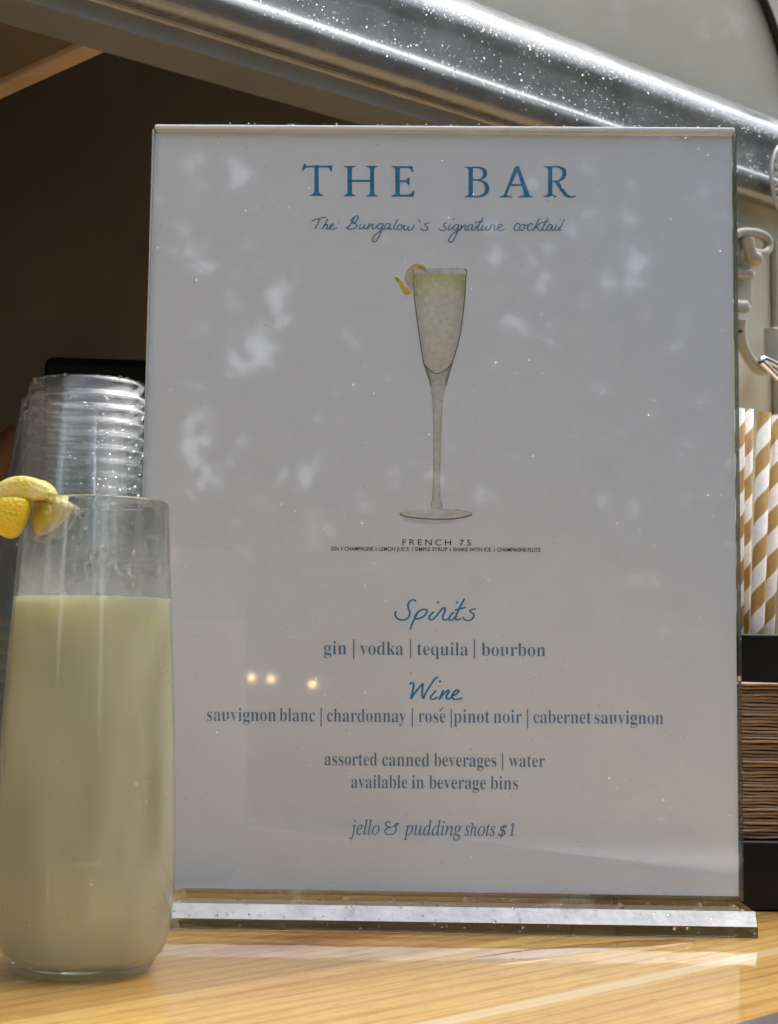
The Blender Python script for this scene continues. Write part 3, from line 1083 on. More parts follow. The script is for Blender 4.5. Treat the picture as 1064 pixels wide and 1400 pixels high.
for s in [
    [(112, 132), (96, 136), (88, 148), (100, 160), (104, 178), (86, 188), (66, 184), (56, 176)],
    [(134, 146), (124, 168), (124, 184), (138, 180), (152, 166)],
    [(198, 146), (176, 146), (160, 164), (160, 182), (176, 184), (192, 168), (202, 148), (192, 186), (176, 228), (158, 260), (140, 272), (128, 262), (132, 238), (156, 210), (192, 190), (212, 180)],
    [(220, 146), (216, 168), (210, 186), (222, 166), (240, 150), (250, 152), (244, 172), (248, 186), (262, 180)],
    [(300, 148), (282, 144), (266, 160), (260, 180), (274, 186), (290, 172), (302, 148), (294, 174), (298, 186), (314, 180), (334, 150)],
    [(374, 96), (358, 128), (338, 164), (334, 182), (348, 186), (364, 176)],
    [(318, 132), (344, 126), (372, 122)],
    [(376, 150), (366, 172), (370, 186), (388, 178), (404, 154), (396, 176), (404, 186), (418, 176)],
    [(432, 142), (428, 160), (422, 186), (434, 162), (450, 146), (462, 150), (456, 170), (462, 186), (476, 180)],
    [(476, 172), (502, 164), (514, 152), (502, 142), (486, 156), (480, 176), (492, 188), (512, 186), (530, 178)],
    [(642, 146), (632, 134), (614, 144), (602, 166), (606, 184), (622, 188), (642, 178)],
    [(668, 142), (650, 150), (642, 172), (652, 188), (668, 182), (678, 160), (670, 144), (686, 152), (700, 144)],
    [(736, 144), (728, 136), (708, 148), (698, 170), (704, 186), (720, 186), (738, 176)],
    [(784, 100), (768, 134), (752, 166), (742, 188)],
    [(790, 136), (772, 152), (756, 160), (770, 168), (778, 182), (794, 186), (812, 172)],
    [(846, 96), (830, 128), (812, 164), (810, 182), (824, 186), (840, 176)],
    [(800, 132), (824, 126), (852, 122)],
    [(880, 150), (862, 144), (846, 160), (842, 180), (854, 186), (870, 172), (882, 150), (876, 174), (880, 186), (894, 180), (908, 150)],
    [(910, 148), (900, 170), (904, 186), (918, 182), (932, 164)],
    [(966, 106), (950, 140), (934, 172), (930, 186), (944, 186)],
]:
    stroke(hb, F2(s), 1.5)
for a, b in F2([(162, 106), (938, 108)]):
    disc(hb, a, b, 1.0)
hb.build('printed_tagline', M_NAVY, PAGE)

hs_ = MB()
F3 = HW((530, 810), 8.185, 0)
for s in [
    [(314, 98), (296, 84), (268, 86), (240, 112), (228, 150), (238, 190), (250, 230), (240, 272), (206, 300), (150, 308), (106, 288), (84, 250), (96, 212)],
    [(436, 190), (400, 190), (354, 210), (316, 252), (300, 290)],
    [(330, 240), (300, 300), (276, 350), (254, 412)],
    [(436, 190), (440, 222), (408, 264), (364, 288), (318, 296)],
    [(514, 218), (486, 248), (464, 284), (476, 308), (510, 300), (548, 262), (600, 196), (628, 170)],
    [(628, 170), (644, 186), (634, 230), (618, 272), (626, 304), (660, 306), (690, 288)],
    [(736, 222), (704, 258), (686, 294), (700, 312), (730, 304), (770, 262)],
    [(860, 72), (836, 116), (804, 176), (772, 246), (764, 290), (780, 308), (820, 294)],
    [(760, 196), (806, 184), (868, 168)],
    [(988, 184), (954, 188), (920, 210), (946, 228), (968, 252), (946, 296), (900, 314), (862, 302), (846, 276)],
]:
    stroke(hs_, F3(s), 2.3)
for a, b in F3([(564, 110), (776, 112)]):
    disc(hs_, a, b, 1.7)
for s in [
    [(250, 1024), (268, 1010), (290, 1016), (292, 1050), (280, 1110), (262, 1188), (300, 1130), (350, 1070), (394, 1022), (392, 1060), (388, 1120), (398, 1186), (430, 1120), (480, 1040), (524, 974), (560, 948)],
    [(540, 1100), (508, 1134), (482, 1168), (490, 1192), (528, 1192), (556, 1172)],
    [(622, 1098), (604, 1140), (578, 1196), (614, 1150), (654, 1110), (682, 1096), (684, 1116), (664, 1150), (660, 1186), (690, 1190), (722, 1164)],
    [(722, 1160), (770, 1136), (798, 1106), (778, 1092), (744, 1116), (722, 1160), (740, 1194), (784, 1196), (832, 1184)],
]:
    stroke(hs_, F3(s), 2.5)
for a, b in F3([(588, 996)]):
    disc(hs_, a, b, 1.7)
hs_.build('printed_script_titles', M_BLUE, PAGE)


# --- typeset lines, set in the built-in typeface
def bold(s):
    return ''.join(chr(0x1d41a + ord(c) - 97) if 'a' <= c <= 'z' else chr(0x1d7ce + ord(c) - 48) if '0' <= c <= '9' else c for c in s)


def ital(s):
    return ''.join('\u210e' if c == 'h' else chr(0x1d44e + ord(c) - 97) if 'a' <= c <= 'z' else c for c in s)


def glyphs(body, offset=0.0, spacing=1.0, shear=0.0):
    cu = bpy.data.curves.new('t', 'FONT')
    cu.body = body
    cu.size = 1
    cu.offset = offset
    cu.space_character = spacing
    cu.shear = shear
    cu.resolution_u = 5
    o = bpy.data.objects.new('t', cu)
    COL.objects.link(o)
    bpy.context.view_layer.update()
    me = bpy.data.meshes.new_from_object(o.evaluated_get(bpy.context.evaluated_depsgraph_get()))
    vs = [(v.co.x, v.co.y) for v in me.vertices]
    fs = [tuple(p.vertices) for p in me.polygons]
    bpy.data.objects.remove(o)
    bpy.data.curves.remove(cu)
    bpy.data.meshes.remove(me)
    return vs, fs


def setline(mb, body, u0, u1, v0, v1=None, k=None, **kw):
    """sets body between u0 and u1 with its baseline running from (u0, v0) to (u1, v1)"""
    vs, fs = glyphs(body, **kw)
    if not vs:
        return
    x0, x1 = min(p[0] for p in vs), max(p[0] for p in vs)
    sx = (u1 - u0) / (x1 - x0)
    sy = k * sx if k and k < 5 else (k or sx)
    v1 = v0 if v1 is None else v1
    for dy in ((-.009, 0, .009) if kw.get('offset', 0) < -.01 else (0,)):
        L = nextlift()
        P = []
        for x, y in vs:
            a = (x - x0) / (x1 - x0)
            P.append(page(u0 + (u1 - u0) * a, v0 + (v1 - v0) * a - (y + dy) * sy, L))
        mb.add(P, fs)


def bar(mb, u, v0, v1, wd=1.7):
    fill(mb, [(u - wd / 2, v0), (u + wd / 2, v0), (u + wd / 2, v1), (u - wd / 2, v1)])


OFF = -.0132


def q4(a):
    return 270 + a / 1.637


sp = MB()
EM = 26.5
for wtxt, a, b in [('gin', 283, 334), ('vodka', 364, 461), ('tequila', 492, 606), ('bourbon', 636, 779)]:
    v = 894.3 + (q4(a) - 443) * .0100
    setline(sp, bold(wtxt), q4(a), q4(b), v, v + (q4(b) - q4(a)) * .010, k=EM, offset=OFF)
for a in (350, 477, 620):
    bar(sp, q4(a), 874, 901)
sp.build('printed_spirits_list', M_NAVY, PAGE)
wn_ = MB()
for wtxt, a, b in [('sauvignon', 22, 176), ('blanc', 184, 263), ('chardonnay', 290, 467), ('rose', 495, 555), ('pinot', 574, 654), ('noir', 663, 726), ('cabernet', 752, 881), ('sauvignon', 889, 1043)]:
    v = 985.3 + (q4(a) - 283) * .0075
    setline(wn_, bold(wtxt), q4(a), q4(b), v, v + (q4(b) - q4(a)) * .0075, k=26.5, offset=OFF)
stroke(wn_, [(q4(543), 972.0), (q4(549), 967.5)], 1.6)
for a in (277, 481, 568, 739):
    v = 985.3 + (q4(a) - 283) * .0075
    bar(wn_, q4(a), v - 19, v + 7)
wn_.build('printed_wine_list', M_NAVY, PAGE)


def q5(a):
    return 400 + a / 2.66


wl = MB()
for wtxt, a, b in [('assorted', 117, 308), ('canned', 326, 498), ('beverages', 515, 741), ('water', 787, 918)]:
    v = 1046.2 + (q5(a) - 445) * .009
    setline(wl, bold(wtxt), q5(a), q5(b), v, v + (q5(b) - q5(a)) * .009, k=26.5, offset=OFF)
bar(wl, q5(764), 1029, 1053)
for wtxt, a, b in [('available', 214, 417), ('in', 434, 478), ('beverage', 497, 703), ('bins', 720, 820)]:
    v = 1077.2 + (q5(a) - 480) * .009
    setline(wl, bold(wtxt), q5(a), q5(b), v, v + (q5(b) - q5(a)) * .009, k=26.5, offset=OFF)
wl.build('printed_water_note', M_NAVY, PAGE)


def q6(a):
    return 470 + a / 4.256


jl = MB()
v6 = lambda a: 1141.0 + (a - 35) / 4.256 * .010
for wtxt, a, b, k_ in [('jello', 35, 210, 29), ('pudding', 346, 686, 29), ('s', 703, 733, 29), ('h', 736, 775, 23), ('ots', 780, 882, 29)]:
    setline(jl, ital(wtxt), q6(a), q6(b), v6(a), v6(b), k=k_, offset=.003)
setline(jl, '$', q6(898), q6(952), v6(900), k=22, offset=.0, shear=.3)
setline(jl, bold('1'), q6(964), q6(992), v6(970), k=26, offset=-.009, shear=.25)
F6 = HW((470, 1110), 4.256, 0)
stroke(jl, F6([(272, 64), (258, 56), (244, 68), (252, 84), (274, 90), (252, 96), (240, 112), (248, 128), (274, 132), (296, 122), (306, 100), (300, 74), (316, 66)]), 1.7)
stroke(jl, F6([(276, 88), (300, 84), (322, 66)]), 1.5)
jl.build('printed_shots_note', M_NAVY, PAGE)
fn = MB()
setline(fn, 'FRENCH 75', 550.3, 644, 745.2, 746.0, k=11.6, spacing=1.45, offset=.004)
ing = ['GIN', 'CHAMPAGNE', 'LEMON JUICE', 'SIMPLE SYRUP', 'SHAKE WITH ICE', 'CHAMPAGNE FLUTE']
ext = [(73, 107), (133, 259), (284, 418), (443, 586), (611, 778), (805, 997)]
q3 = lambda a: 430 + a / 3.224
for wtxt, (a, b) in zip(ing, ext):
    v = 752.6 + (q3(a) - 452) * .006
    setline(fn, wtxt, q3(a), q3(b), v, v + (q3(b) - q3(a)) * .006, k=7.4, offset=.012)
for a in (121, 272, 431, 599, 793):
    v = 752.6 + (q3(a) - 452) * .006
    bar(fn, q3(a), v - 4.6, v + .4, 1.0)
fn.build('printed_recipe', M_INK, PAGE)


# --- the printed flute
def rgbmat():
    m, t, p, out = mat('colour_print')
    at = N(t, 'ShaderNodeAttribute', attribute_name='Col')
    pale = N(t, 'ShaderNodeMix', data_type='RGBA')
    pale.inputs[0].default_value = .04
    pale.inputs[7].default_value = (.81, .82, .84, 1)
    t.links.new(at.outputs['Color'], pale.inputs[6])
    tc = N(t, 'ShaderNodeTexCoord')
    nz = N(t, 'ShaderNodeTexNoise', Scale=600.0, Detail=4.0)
    t.links.new(tc.outputs['Object'], nz.inputs['Vector'])
    r = ramp(t, [(.3, (.86, .86, .84)), (.7, (1.06, 1.06, 1.06))])
    t.links.new(nz.outputs[0], r.inputs[0])
    mx = N(t, 'ShaderNodeMix', data_type='RGBA', blend_type='MULTIPLY')
    mx.inputs[0].default_value = 1
    t.links.new(pale.outputs[2], mx.inputs[6])
    t.links.new(r.outputs[0], mx.inputs[7])
    t.links.new(mx.outputs[2], p.inputs['Base Color'])
    p.inputs['Roughness'].default_value = .75
    p.inputs['Specular IOR Level'].default_value = .2
    return m


fl_ = MB()
F7 = HW((500, 340), 5.32, 0)
# wine body in rows, colour from yellow at the top to grey-green
LE = [(184, 348), (240, 350), (330, 354), (420, 362), (520, 374), (620, 388), (720, 404), (800, 420), (840, 432), (870, 460), (895, 500)]
RE = [(184, 728), (240, 728), (330, 722), (420, 714), (520, 702), (620, 688), (720, 664), (800, 640), (840, 622), (870, 594), (895, 548)]
cols = [(184, (.66, .63, .32)), (260, (.70, .67, .37)), (360, (.73, .71, .47)), (440, (.70, .69, .58)), (540, (.69, .68, .58)), (640, (.70, .67, .53)), (760, (.71, .67, .52)), (900, (.66, .64, .53))]


def lerp(tab, x):
    for (x0, a), (x1, b) in zip(tab, tab[1:]):
        if x <= x1:
            f = max(0, (x - x0) / (x1 - x0))
            return tuple(p + (q_ - p) * f for p, q_ in zip(a, b)) if isinstance(a, tuple) else a + (b - a) * f
    return tab[-1][1]


def shaded_body(y0, y1, LT_, RT_, ctab, ny=26, nx=12, edge=.72):
    mb_l[0] = nextlift()
    for i in range(ny):
        a0, a1 = y0 + (y1 - y0) * i / ny, y0 + (y1 - y0) * (i + 1) / ny
        for j in range(nx):
            def X(y, f):
                l, r = lerp(LT_, y), lerp(RT_, y)
                return l + (r - l) * f
            f0, f1 = j / nx, (j + 1) / nx
            e = abs((f0 + f1) / 2 - .5) * 2
            c_ = lerp(ctab, (a0 + a1) / 2)
            sh_ = 1 - (1 - edge) * e ** 3
            fl_.cur = tuple(q_ * sh_ for q_ in c_)
            poly(fl_, F7([(X(a0, f0), a0), (X(a0, f1), a0), (X(a1, f1), a1), (X(a1, f0), a1)]))


shaded_body(184, 895, LE, RE, cols)
fl_.cur = (.62, .63, .63)
fill(fl_, F7([(350, 146), (715, 146), (730, 160), (728, 184), (348, 184)]))
# neck and stem
F8 = HW((530, 490), 6.085, 0)
L8 = [(60, 305), (130, 330), (200, 352), (290, 366), (430, 380), (700, 385), (1000, 383), (1180, 378)]
R8 = [(60, 530), (130, 512), (200, 492), (290, 470), (430, 454), (700, 442), (1000, 436), (1180, 440)]
mb_l[0] = nextlift()
ny, nx = 40, 8
for i in range(ny):
    a0, a1 = 60 + 1120 * i / ny, 60 + 1120 * (i + 1) / ny
    for j in range(nx):
        f0, f1 = j / nx, (j + 1) / nx
        e = abs((f0 + f1) / 2 - .5) * 2
        base = lerp([(60, (.50, .50, .40)), (170, (.52, .52, .45)), (260, (.64, .63, .62)), (600, (.62, .61, .55)), (900, (.60, .60, .46)), (1180, (.62, .61, .50))], a0)
        fl_.cur = tuple(q_ * (1 - .32 * e ** 2.5) for q_ in base)
        X = lambda y, f: lerp(L8, y) + (lerp(R8, y) - lerp(L8, y)) * f
        poly(fl_, F8([(X(a0, f0), a0), (X(a0, f1), a0), (X(a1, f1), a1), (X(a1, f0), a1)]))
# wine's rounded bottom over the neck
fl_.cur = (.62, .60, .50)
fill(fl_, F8([(290, 0), (552, 0), (530, 55), (480, 100), (425, 122), (370, 108), (318, 60)]))
# knop and foot
fl_.cur = (.60, .59, .50)
fill(fl_, F8([(378, 1178), (440, 1178), (450, 1215), (436, 1246), (380, 1246), (364, 1215)]))
fl_.cur = (.70, .69, .67)
fill(fl_, F8([(105, 1292), (180, 1268), (300, 1252), (400, 1246), (520, 1254), (640, 1270), (700, 1296), (640, 1318), (520, 1334), (400, 1338), (250, 1328), (150, 1312)]))
fl_.cur = (.66, .64, .60)
fill(fl_, F8([(120, 1326), (250, 1344), (400, 1352), (520, 1350), (600, 1342), (540, 1366), (400, 1376), (250, 1370), (150, 1350)]))
LN = (.17, .17, .13)


def line7(pts, w=1.3, c=LN, F=F7):
    fl_.cur = c
    stroke(fl_, F(pts), w)


line7([(346, 150), (346, 190), (350, 260), (354, 340), (364, 430), (378, 540), (392, 640), (408, 740), (420, 820), (446, 900), (466, 960), (474, 1000)], 1.3)
line7([(716, 146), (734, 164), (728, 230), (724, 320), (714, 420), (704, 510), (690, 610), (664, 720), (640, 800), (616, 880), (596, 950), (582, 1000)], 1.3)
line7([(420, 830), (450, 868), (490, 900), (520, 908), (556, 898), (598, 868), (622, 836)], 1.5)
line7([(448, 146), (560, 146), (680, 145), (716, 147)], .9, (.35, .36, .38))
line7([(456, 162), (560, 163), (690, 160)], .8, (.40, .41, .42))
for s in [[(352, 180), (362, 250), (374, 340), (380, 430), (384, 600), (385, 800), (383, 1000), (376, 1176)],
          [(490, 190), (470, 270), (458, 350), (452, 430), (446, 560), (440, 720), (436, 900), (434, 1040), (438, 1176)]]:
    line7(s, 1.1, (.28, .28, .22), F8)
line7([(372, 200), (384, 172), (420, 164), (446, 186), (452, 220)], .8, (.40, .40, .34), F8)
line7([(460, 130), (474, 160), (494, 190)], .9, (.45, .45, .36), F8)
line7([(374, 1180), (362, 1212), (374, 1244), (440, 1244), (450, 1214), (440, 1180)], 1.0, (.36, .33, .27), F8)
line7([(104, 1296), (150, 1314), (260, 1330), (400, 1338), (520, 1336), (630, 1322), (700, 1300)], 2.0, (.22, .20, .15), F8)
line7([(104, 1296), (118, 1284)], 1.4, (.25, .23, .18), F8)
line7([(700, 1300), (694, 1284), (640, 1270), (560, 1258)], .9, (.40, .37, .30), F8)
line7([(150, 1280), (240, 1292), (400, 1300), (540, 1296), (640, 1280)], .9, (.46, .44, .40), F8)
# lemon twist of the print
F9 = HW((520, 350), 7.6, 0)
fl_.cur = (.62, .58, .34)
fill(fl_, F9([(258, 246), (268, 180), (300, 132), (340, 118), (344, 180), (340, 300), (334, 356), (300, 330), (272, 290)]))
fl_.cur = (.80, .56, .03)
fill(fl_, F9([(146, 236), (158, 216), (188, 226), (222, 262), (266, 316), (300, 350), (330, 366), (320, 392), (280, 406), (248, 398), (228, 366), (196, 300), (166, 258)]))
fl_.cur = (.40, .40, .05)
fill(fl_, F9([(148, 238), (160, 220), (186, 230), (204, 254), (190, 276), (168, 260)]))
fl_.cur = (.80, .63, .07)
fill(fl_, F9([(330, 116), (352, 94), (394, 84), (436, 92), (470, 116), (494, 150), (490, 176), (470, 174), (440, 148), (400, 136), (360, 136)]))
fl_.cur = (.55, .36, .03)
fill(fl_, F9([(396, 112), (432, 106), (466, 130), (486, 160), (476, 172), (444, 148), (408, 134)]))
line7([(258, 250), (266, 184), (300, 134), (346, 96), (394, 84)], .8, (.30, .27, .10), F9)
line7([(330, 130), (344, 200), (340, 300), (330, 360)], .8, (.36, .34, .18), F9)
fl_.cur = None
fl_.col = [c if c is not None else (.3, .3, .25) for c in fl_.col]
fl_.col = [tuple(q_ + (w_ - q_) * .30 for q_, w_ in zip(c, (.80, .81, .83))) if min(c) > .36 else c for c in fl_.col]
fl_.build('printed_flute', rgbmat(), PAGE)


# ------------------------------------------------------------------ rain drops
def drops(name, pts, nrm, rad, label, squash=.45, mtl=None, parent=None):
    """one mesh of little domes; pts, nrm: world positions and outward normals"""
    k = MB()
    for p, n_, r in zip(pts, nrm, rad):
        n_ = Vector(n_).normalized()
        a = n_.orthogonal().normalized()
        b = n_.cross(a)
        ex, ey = random.uniform(.75, 1.25), random.uniform(.8, 1.3)
        q_ = random.uniform(0, PI)
        a, b = a * math.cos(q_) + b * math.sin(q_), b * math.cos(q_) - a * math.sin(q_)
        vs = []
        seg = 8
        for (rr, hh) in ((1, 0), (.86, .5), (.5, .86)):
            for i in range(seg):
                t_ = 2 * PI * i / seg
                vs.append(Vector(p) + a * (r * rr * ex * math.cos(t_)) + b * (r * rr * ey * math.sin(t_)) + n_ * (r * squash * 2 * hh * .8))
        vs.append(Vector(p) + n_ * (r * squash * 1.6))
        fs = []
        for l in range(2):
            for i in range(seg):
                j = (i + 1) % seg
                fs.append((l * seg + i, l * seg + j, (l + 1) * seg + j, (l + 1) * seg + i))
        fs += [(2 * seg + i, 2 * seg + (i + 1) % seg, 3 * seg) for i in range(seg)]
        fs.append(tuple(range(seg))[::-1])
        k.add(vs, fs, True)
    o = k.build(name, mtl or M_WATER, parent)
    if parent is None:
        tag(o, label, 'raindrops', kind='stuff')
    return o


pts, nr, rd = [], [], []
for i in range(1150):
    a = random.uniform(-PW / 2 + .002, PW / 2 - .002)
    z = BT + random.uniform(.002, PH - .001)
    if a < -.06 and random.random() < .45:
        continue
    pts.append(SM @ Vector((a, -FT - .00028, z)))
    nr.append(SN)
    rd.append(random.choice([.00016, .0002, .00024, .0003, .00042, .00018]) * random.uniform(.7, 1.25))
for i in range(70):                          # top fold
    a = random.uniform(-PW / 2, PW / 2)
    pts.append(SM @ Vector((a, random.uniform(-FT, FT), BT + PH + .00245)))
    nr.append((0, 0, 1))
    rd.append(random.uniform(.0002, .0005))
for i in range(45):                           # right edge
    pts.append(SM @ Vector((PW / 2 + .0004, random.uniform(-FT, .001), BT + random.uniform(.01, PH))))
    nr.append(U * 1.0)
    rd.append(random.uniform(.0002, .0005))
for i in range(110):                          # base front and top
    if random.random() < .35:
        pts.append(SM @ Vector((random.uniform(-BW, BW), -BD - .0006, random.uniform(.0016, CHZ - .0004))))
        nr.append(SN)
        rd.append(random.uniform(.0002, .0005))
    else:
        pts.append(SM @ Vector((random.uniform(-BW, BW), random.uniform(-BD, -.004), BT)))
        nr.append((0, 0, 1))
        rd.append(random.uniform(.0004, .0012))
for i in range(60):
    f_ = random.random()
    pts.append(SM @ Vector((random.uniform(-BW, BW), -BD - .0008 + CHD * f_, CHZ + .0004 + (BT - CHZ) * f_)))
    nr.append(SN + Vector((0, 0, .7)))
    rd.append(random.uniform(.0002, .0007))
sel = [i for i in range(len(pts)) if i % 4 == 0 or i >= 1150 + 165]
rest = [i for i in range(len(pts)) if i not in set(sel)]
drops('raindrops', [pts[i] for i in rest], [nr[i] for i in rest], [rd[i] for i in rest], 'tiny dull raindrops scattered over the clear menu stand', mtl=M_BEAD)
drops('raindrops', [pts[i] for i in sel], [nr[i] for i in sel], [rd[i] * .85 for i in sel], 'tiny sparkling raindrops scattered over the clear menu stand')

# drops on the rail: dense bands
pts, nr, rd = [], [], []
NP = len(RAILP)
for i in range(4200):
    s = random.uniform(.40, 1.15)
    if random.random() < .55:
        f = random.gauss(.44, .07)
    elif random.random() < .85:
        f = random.gauss(.76, .05)
    else:
        f = random.uniform(.2, .95)
    f = min(.97, max(.08, f)) * (NP - 1)
    i0 = int(f)
    (a0, z0), (a1, z1) = RAILP[i0], RAILP[i0 + 1]
    g_ = f - i0
    pts.append(TM @ Vector((s, WALLW + a0 + (a1 - a0) * g_, z0 + (z1 - z0) * g_ + SLOPE * (s - .7))))
    nr.append(NO * (z1 - z0) - Vector((0, 0, 1)) * (a1 - a0))
    rd.append(random.choice([.00026, .00033, .0004, .00052, .0003]) * random.uniform(.6, 1.2))
h_n = len(pts) // 2
drops('raindrops', pts[:h_n], nr[:h_n], rd[:h_n], 'sparkling raindrops beading on the chrome rail above the hatch', mtl=M_BEADR)
drops('raindrops', pts[h_n:], nr[h_n:], rd[h_n:], 'dull raindrops beading on the chrome rail above the hatch', mtl=thin_clear('rain_mist', (.97, .98, .98), .06, .1, haze=.35))
pts, nr, rd = [], [], []
for i in range(160):
    p = TM @ Vector((random.uniform(.8, 1.6), WALLW, random.uniform(RZ1, .6)))
    pts.append(p)
    nr.append(NO)
    rd.append(random.uniform(.0002, .0005))
drops('raindrops', pts, nr, rd, 'raindrops on the olive trailer skin above the chrome rail', mtl=M_BEAD)

# ------------------------------------------------------------------ cocktail glass
GX, GY = -.0879, .478
GS = 1.0301
SIL = [(13.9, 0.0), (18.6, .7), (20.1, 2.2), (20.6, 3.6), (20.9, 4.2), (22.7, 6.2), (24.4, 12.3), (25.3, 19.7), (25.64, 31.3), (25.48, 41.9), (25.0, 56.7), (23.96, 82.4), (22.5, 108.2), (21.6, 125.2), (21.1, 136.6)]
SIL = [(r * GS / 1000, z / 1000) for r, z in SIL]
outer = [(p.x, p.y) for p in smoothpts([(r, z, 0) for r, z in SIL], 5)]
T_ = .0011
inner = [(max(.0005, r - T_), z) for r, z in outer if z > .0052]
inner = [(0.00001, .0030), (.012, .0030), (.018, .0037)] + inner
zr = outer[-1][1]
GLASS = thing('stemless_glass', 'clear stemless champagne glass wet with drops, left of the menu stand', 'glass', loc=(GX, GY, 0))
k = MB()
ro = outer[-1][0]
lip = [(ro - .0001, zr + .0004), (ro - T_ * .5, zr + .0007), (ro - T_ + .0001, zr + .0004)]
k.lathe([(.00001, .0012), (.011, .0010)] + outer + lip + inner[::-1], 96, (GX, GY, .0002))
k.build('bowl', edge_glass('clear_glass', (.985, .99, .985), 0.0, 0.0, .3), GLASS)
# breath of condensation on the inside above the drink
m, t, p, out = mat('condensation')
t.nodes.remove(p)
tc = N(t, 'ShaderNodeTexCoord')
sep = N(t, 'ShaderNodeSeparateXYZ')
t.links.new(tc.outputs['Object'], sep.inputs[0])
mr = N(t, 'ShaderNodeMapRange')
mr.inputs['From Min'].default_value = .130
mr.inputs['From Max'].default_value = .110
mr.inputs['To Min'].default_value = .0
mr.inputs['To Max'].default_value = .62
t.links.new(sep.outputs['Z'], mr.inputs['Value'])
nz = N(t, 'ShaderNodeTexNoise', Scale=90.0, Detail=5.0)
t.links.new(tc.outputs['Object'], nz.inputs['Vector'])
rr = ramp(t, [(.3, (.3, .3, .3)), (.7, (1, 1, 1))])
t.links.new(nz.outputs[0], rr.inputs[0])
mu = N(t, 'ShaderNodeMath', operation='MULTIPLY')
t.links.new(mr.outputs[0], mu.inputs[0])
t.links.new(rr.outputs[0], mu.inputs[1])
tr = N(t, 'ShaderNodeBsdfTransparent')
df = N(t, 'ShaderNodeBsdfDiffuse')
df.inputs['Color'].default_value = (.8, .8, .78, 1)
tl = N(t, 'ShaderNodeBsdfTranslucent')
tl.inputs['Color'].default_value = (.8, .8, .78, 1)
ad = N(t, 'ShaderNodeMixShader')
ad.inputs[0].default_value = .5
t.links.new(df.outputs[0], ad.inputs[1])
t.links.new(tl.outputs[0], ad.inputs[2])
mx = N(t, 'ShaderNodeMixShader')
t.links.new(mu.outputs[0], mx.inputs[0])
t.links.new(tr.outputs[0], mx.inputs[1])
t.links.new(ad.outputs[0], mx.inputs[2])
t.links.new(mx.outputs[0], out.inputs['Surface'])
LZ = .1083
k = MB()
zi = sorted((z, r) for r, z in inner)
zz = np.linspace(LZ + .0002, zr - .004, 24)
k.lathe([(float(np.interp(z, [q[0] for q in zi], [q[1] for q in zi])) - .0003, z) for z in zz], 64, (GX, GY, .0002))
k.build('condensation', m, GLASS, loc=(GX, GY, 0))

# the drink
m, t, p, out = mat('cloudy_cocktail')
tc = N(t, 'ShaderNodeTexCoord')
nz = N(t, 'ShaderNodeTexNoise', Scale=28.0, Detail=3.0)
t.links.new(tc.outputs['Object'], nz.inputs['Vector'])
r = ramp(t, [(.3, (.76, .755, .565)), (.7, (.84, .83, .64))])
t.links.new(nz.outputs[0], r.inputs[0])
t.links.new(r.outputs[0], p.inputs['Base Color'])
p.inputs['Subsurface Weight'].default_value = 1
p.inputs['Subsurface Radius'].default_value = (1.0, .9, .6)
p.inputs['Subsurface Scale'].default_value = .02
p.inputs['Roughness'].default_value = .5
p.inputs['Specular IOR Level'].default_value = 0
rg = N(t, 'ShaderNodeBsdfGlass', Roughness=.5, IOR=1.1)
rg.inputs['Color'].default_value = (.84, .82, .68, 1)
mxd = N(t, 'ShaderNodeMixShader')
mxd.inputs[0].default_value = .42
nzd = N(t, 'ShaderNodeTexNoise', Scale=26.0, Detail=3.0, Distortion=.8)
mpd = N(t, 'ShaderNodeMapping')
mpd.inputs['Scale'].default_value = (1.2, 1.2, .6)
t.links.new(tc.outputs['Object'], mpd.inputs['Vector'])
t.links.new(mpd.outputs[0], nzd.inputs['Vector'])
mrd = N(t, 'ShaderNodeMapRange')
mrd.inputs['From Min'].default_value = .35
mrd.inputs['From Max'].default_value = .68
mrd.inputs['To Min'].default_value = .36
mrd.inputs['To Max'].default_value = .72
t.links.new(nzd.outputs[0], mrd.inputs['Value'])
t.links.new(mrd.outputs[0], mxd.inputs[0])
t.links.new(p.outputs[0], mxd.inputs[1])
t.links.new(rg.outputs[0], mxd.inputs[2])
t.links.new(mxd.outputs[0], out.inputs['Surface'])
M_DRINK = m
DR = thing('cocktail', 'cloudy pale yellow cocktail filling the stemless glass', 'drink', loc=(GX, GY, .008))
k = MB()
lq = [(r + .0003, z) for r, z in inner if z < LZ]
k.lathe([(.00001, .0028)] + lq[1:] + [(lq[-1][0], LZ), (lq[-1][0] - .0012, LZ - .0003), (.00001, LZ - .0003)], 72, (GX, GY, .0002))
k.build('liquid', M_DRINK, DR, loc=(GX, GY, 0))
k = MB()                                       # bubbles round the rim of the surface
for i in range(300):
    a = random.uniform(0, 2 * PI)
    rr_ = lq[-1][0] - .0006 - abs(random.gauss(0, .0012))
    s_ = random.uniform(.0002, .0008) * random.uniform(.5, 1)
    cx, cy, cz = GX + rr_ * math.cos(a), GY + rr_ * math.sin(a), LZ + .0004 + random.uniform(-.0003, .0007)
    pr = [(s_ * math.sin(q_), -s_ * math.cos(q_)) for q_ in np.linspace(.05, PI - .05, 6)]
    k.lathe(pr, 8, (cx, cy, cz))
k.build('foam', thin_clear('bubble', (.88, .84, .74), .10, .03, haze=.6), DR)

# drops on and in the glass
pts, nr, rd = [], [], []


def gl_r(z):
    for (r0, z0), (r1, z1) in zip(outer, outer[1:]):
        if z0 <= z <= z1 and z1 > z0:
            return r0 + (r1 - r0) * (z - z0) / (z1 - z0)
    return outer[-1][0]


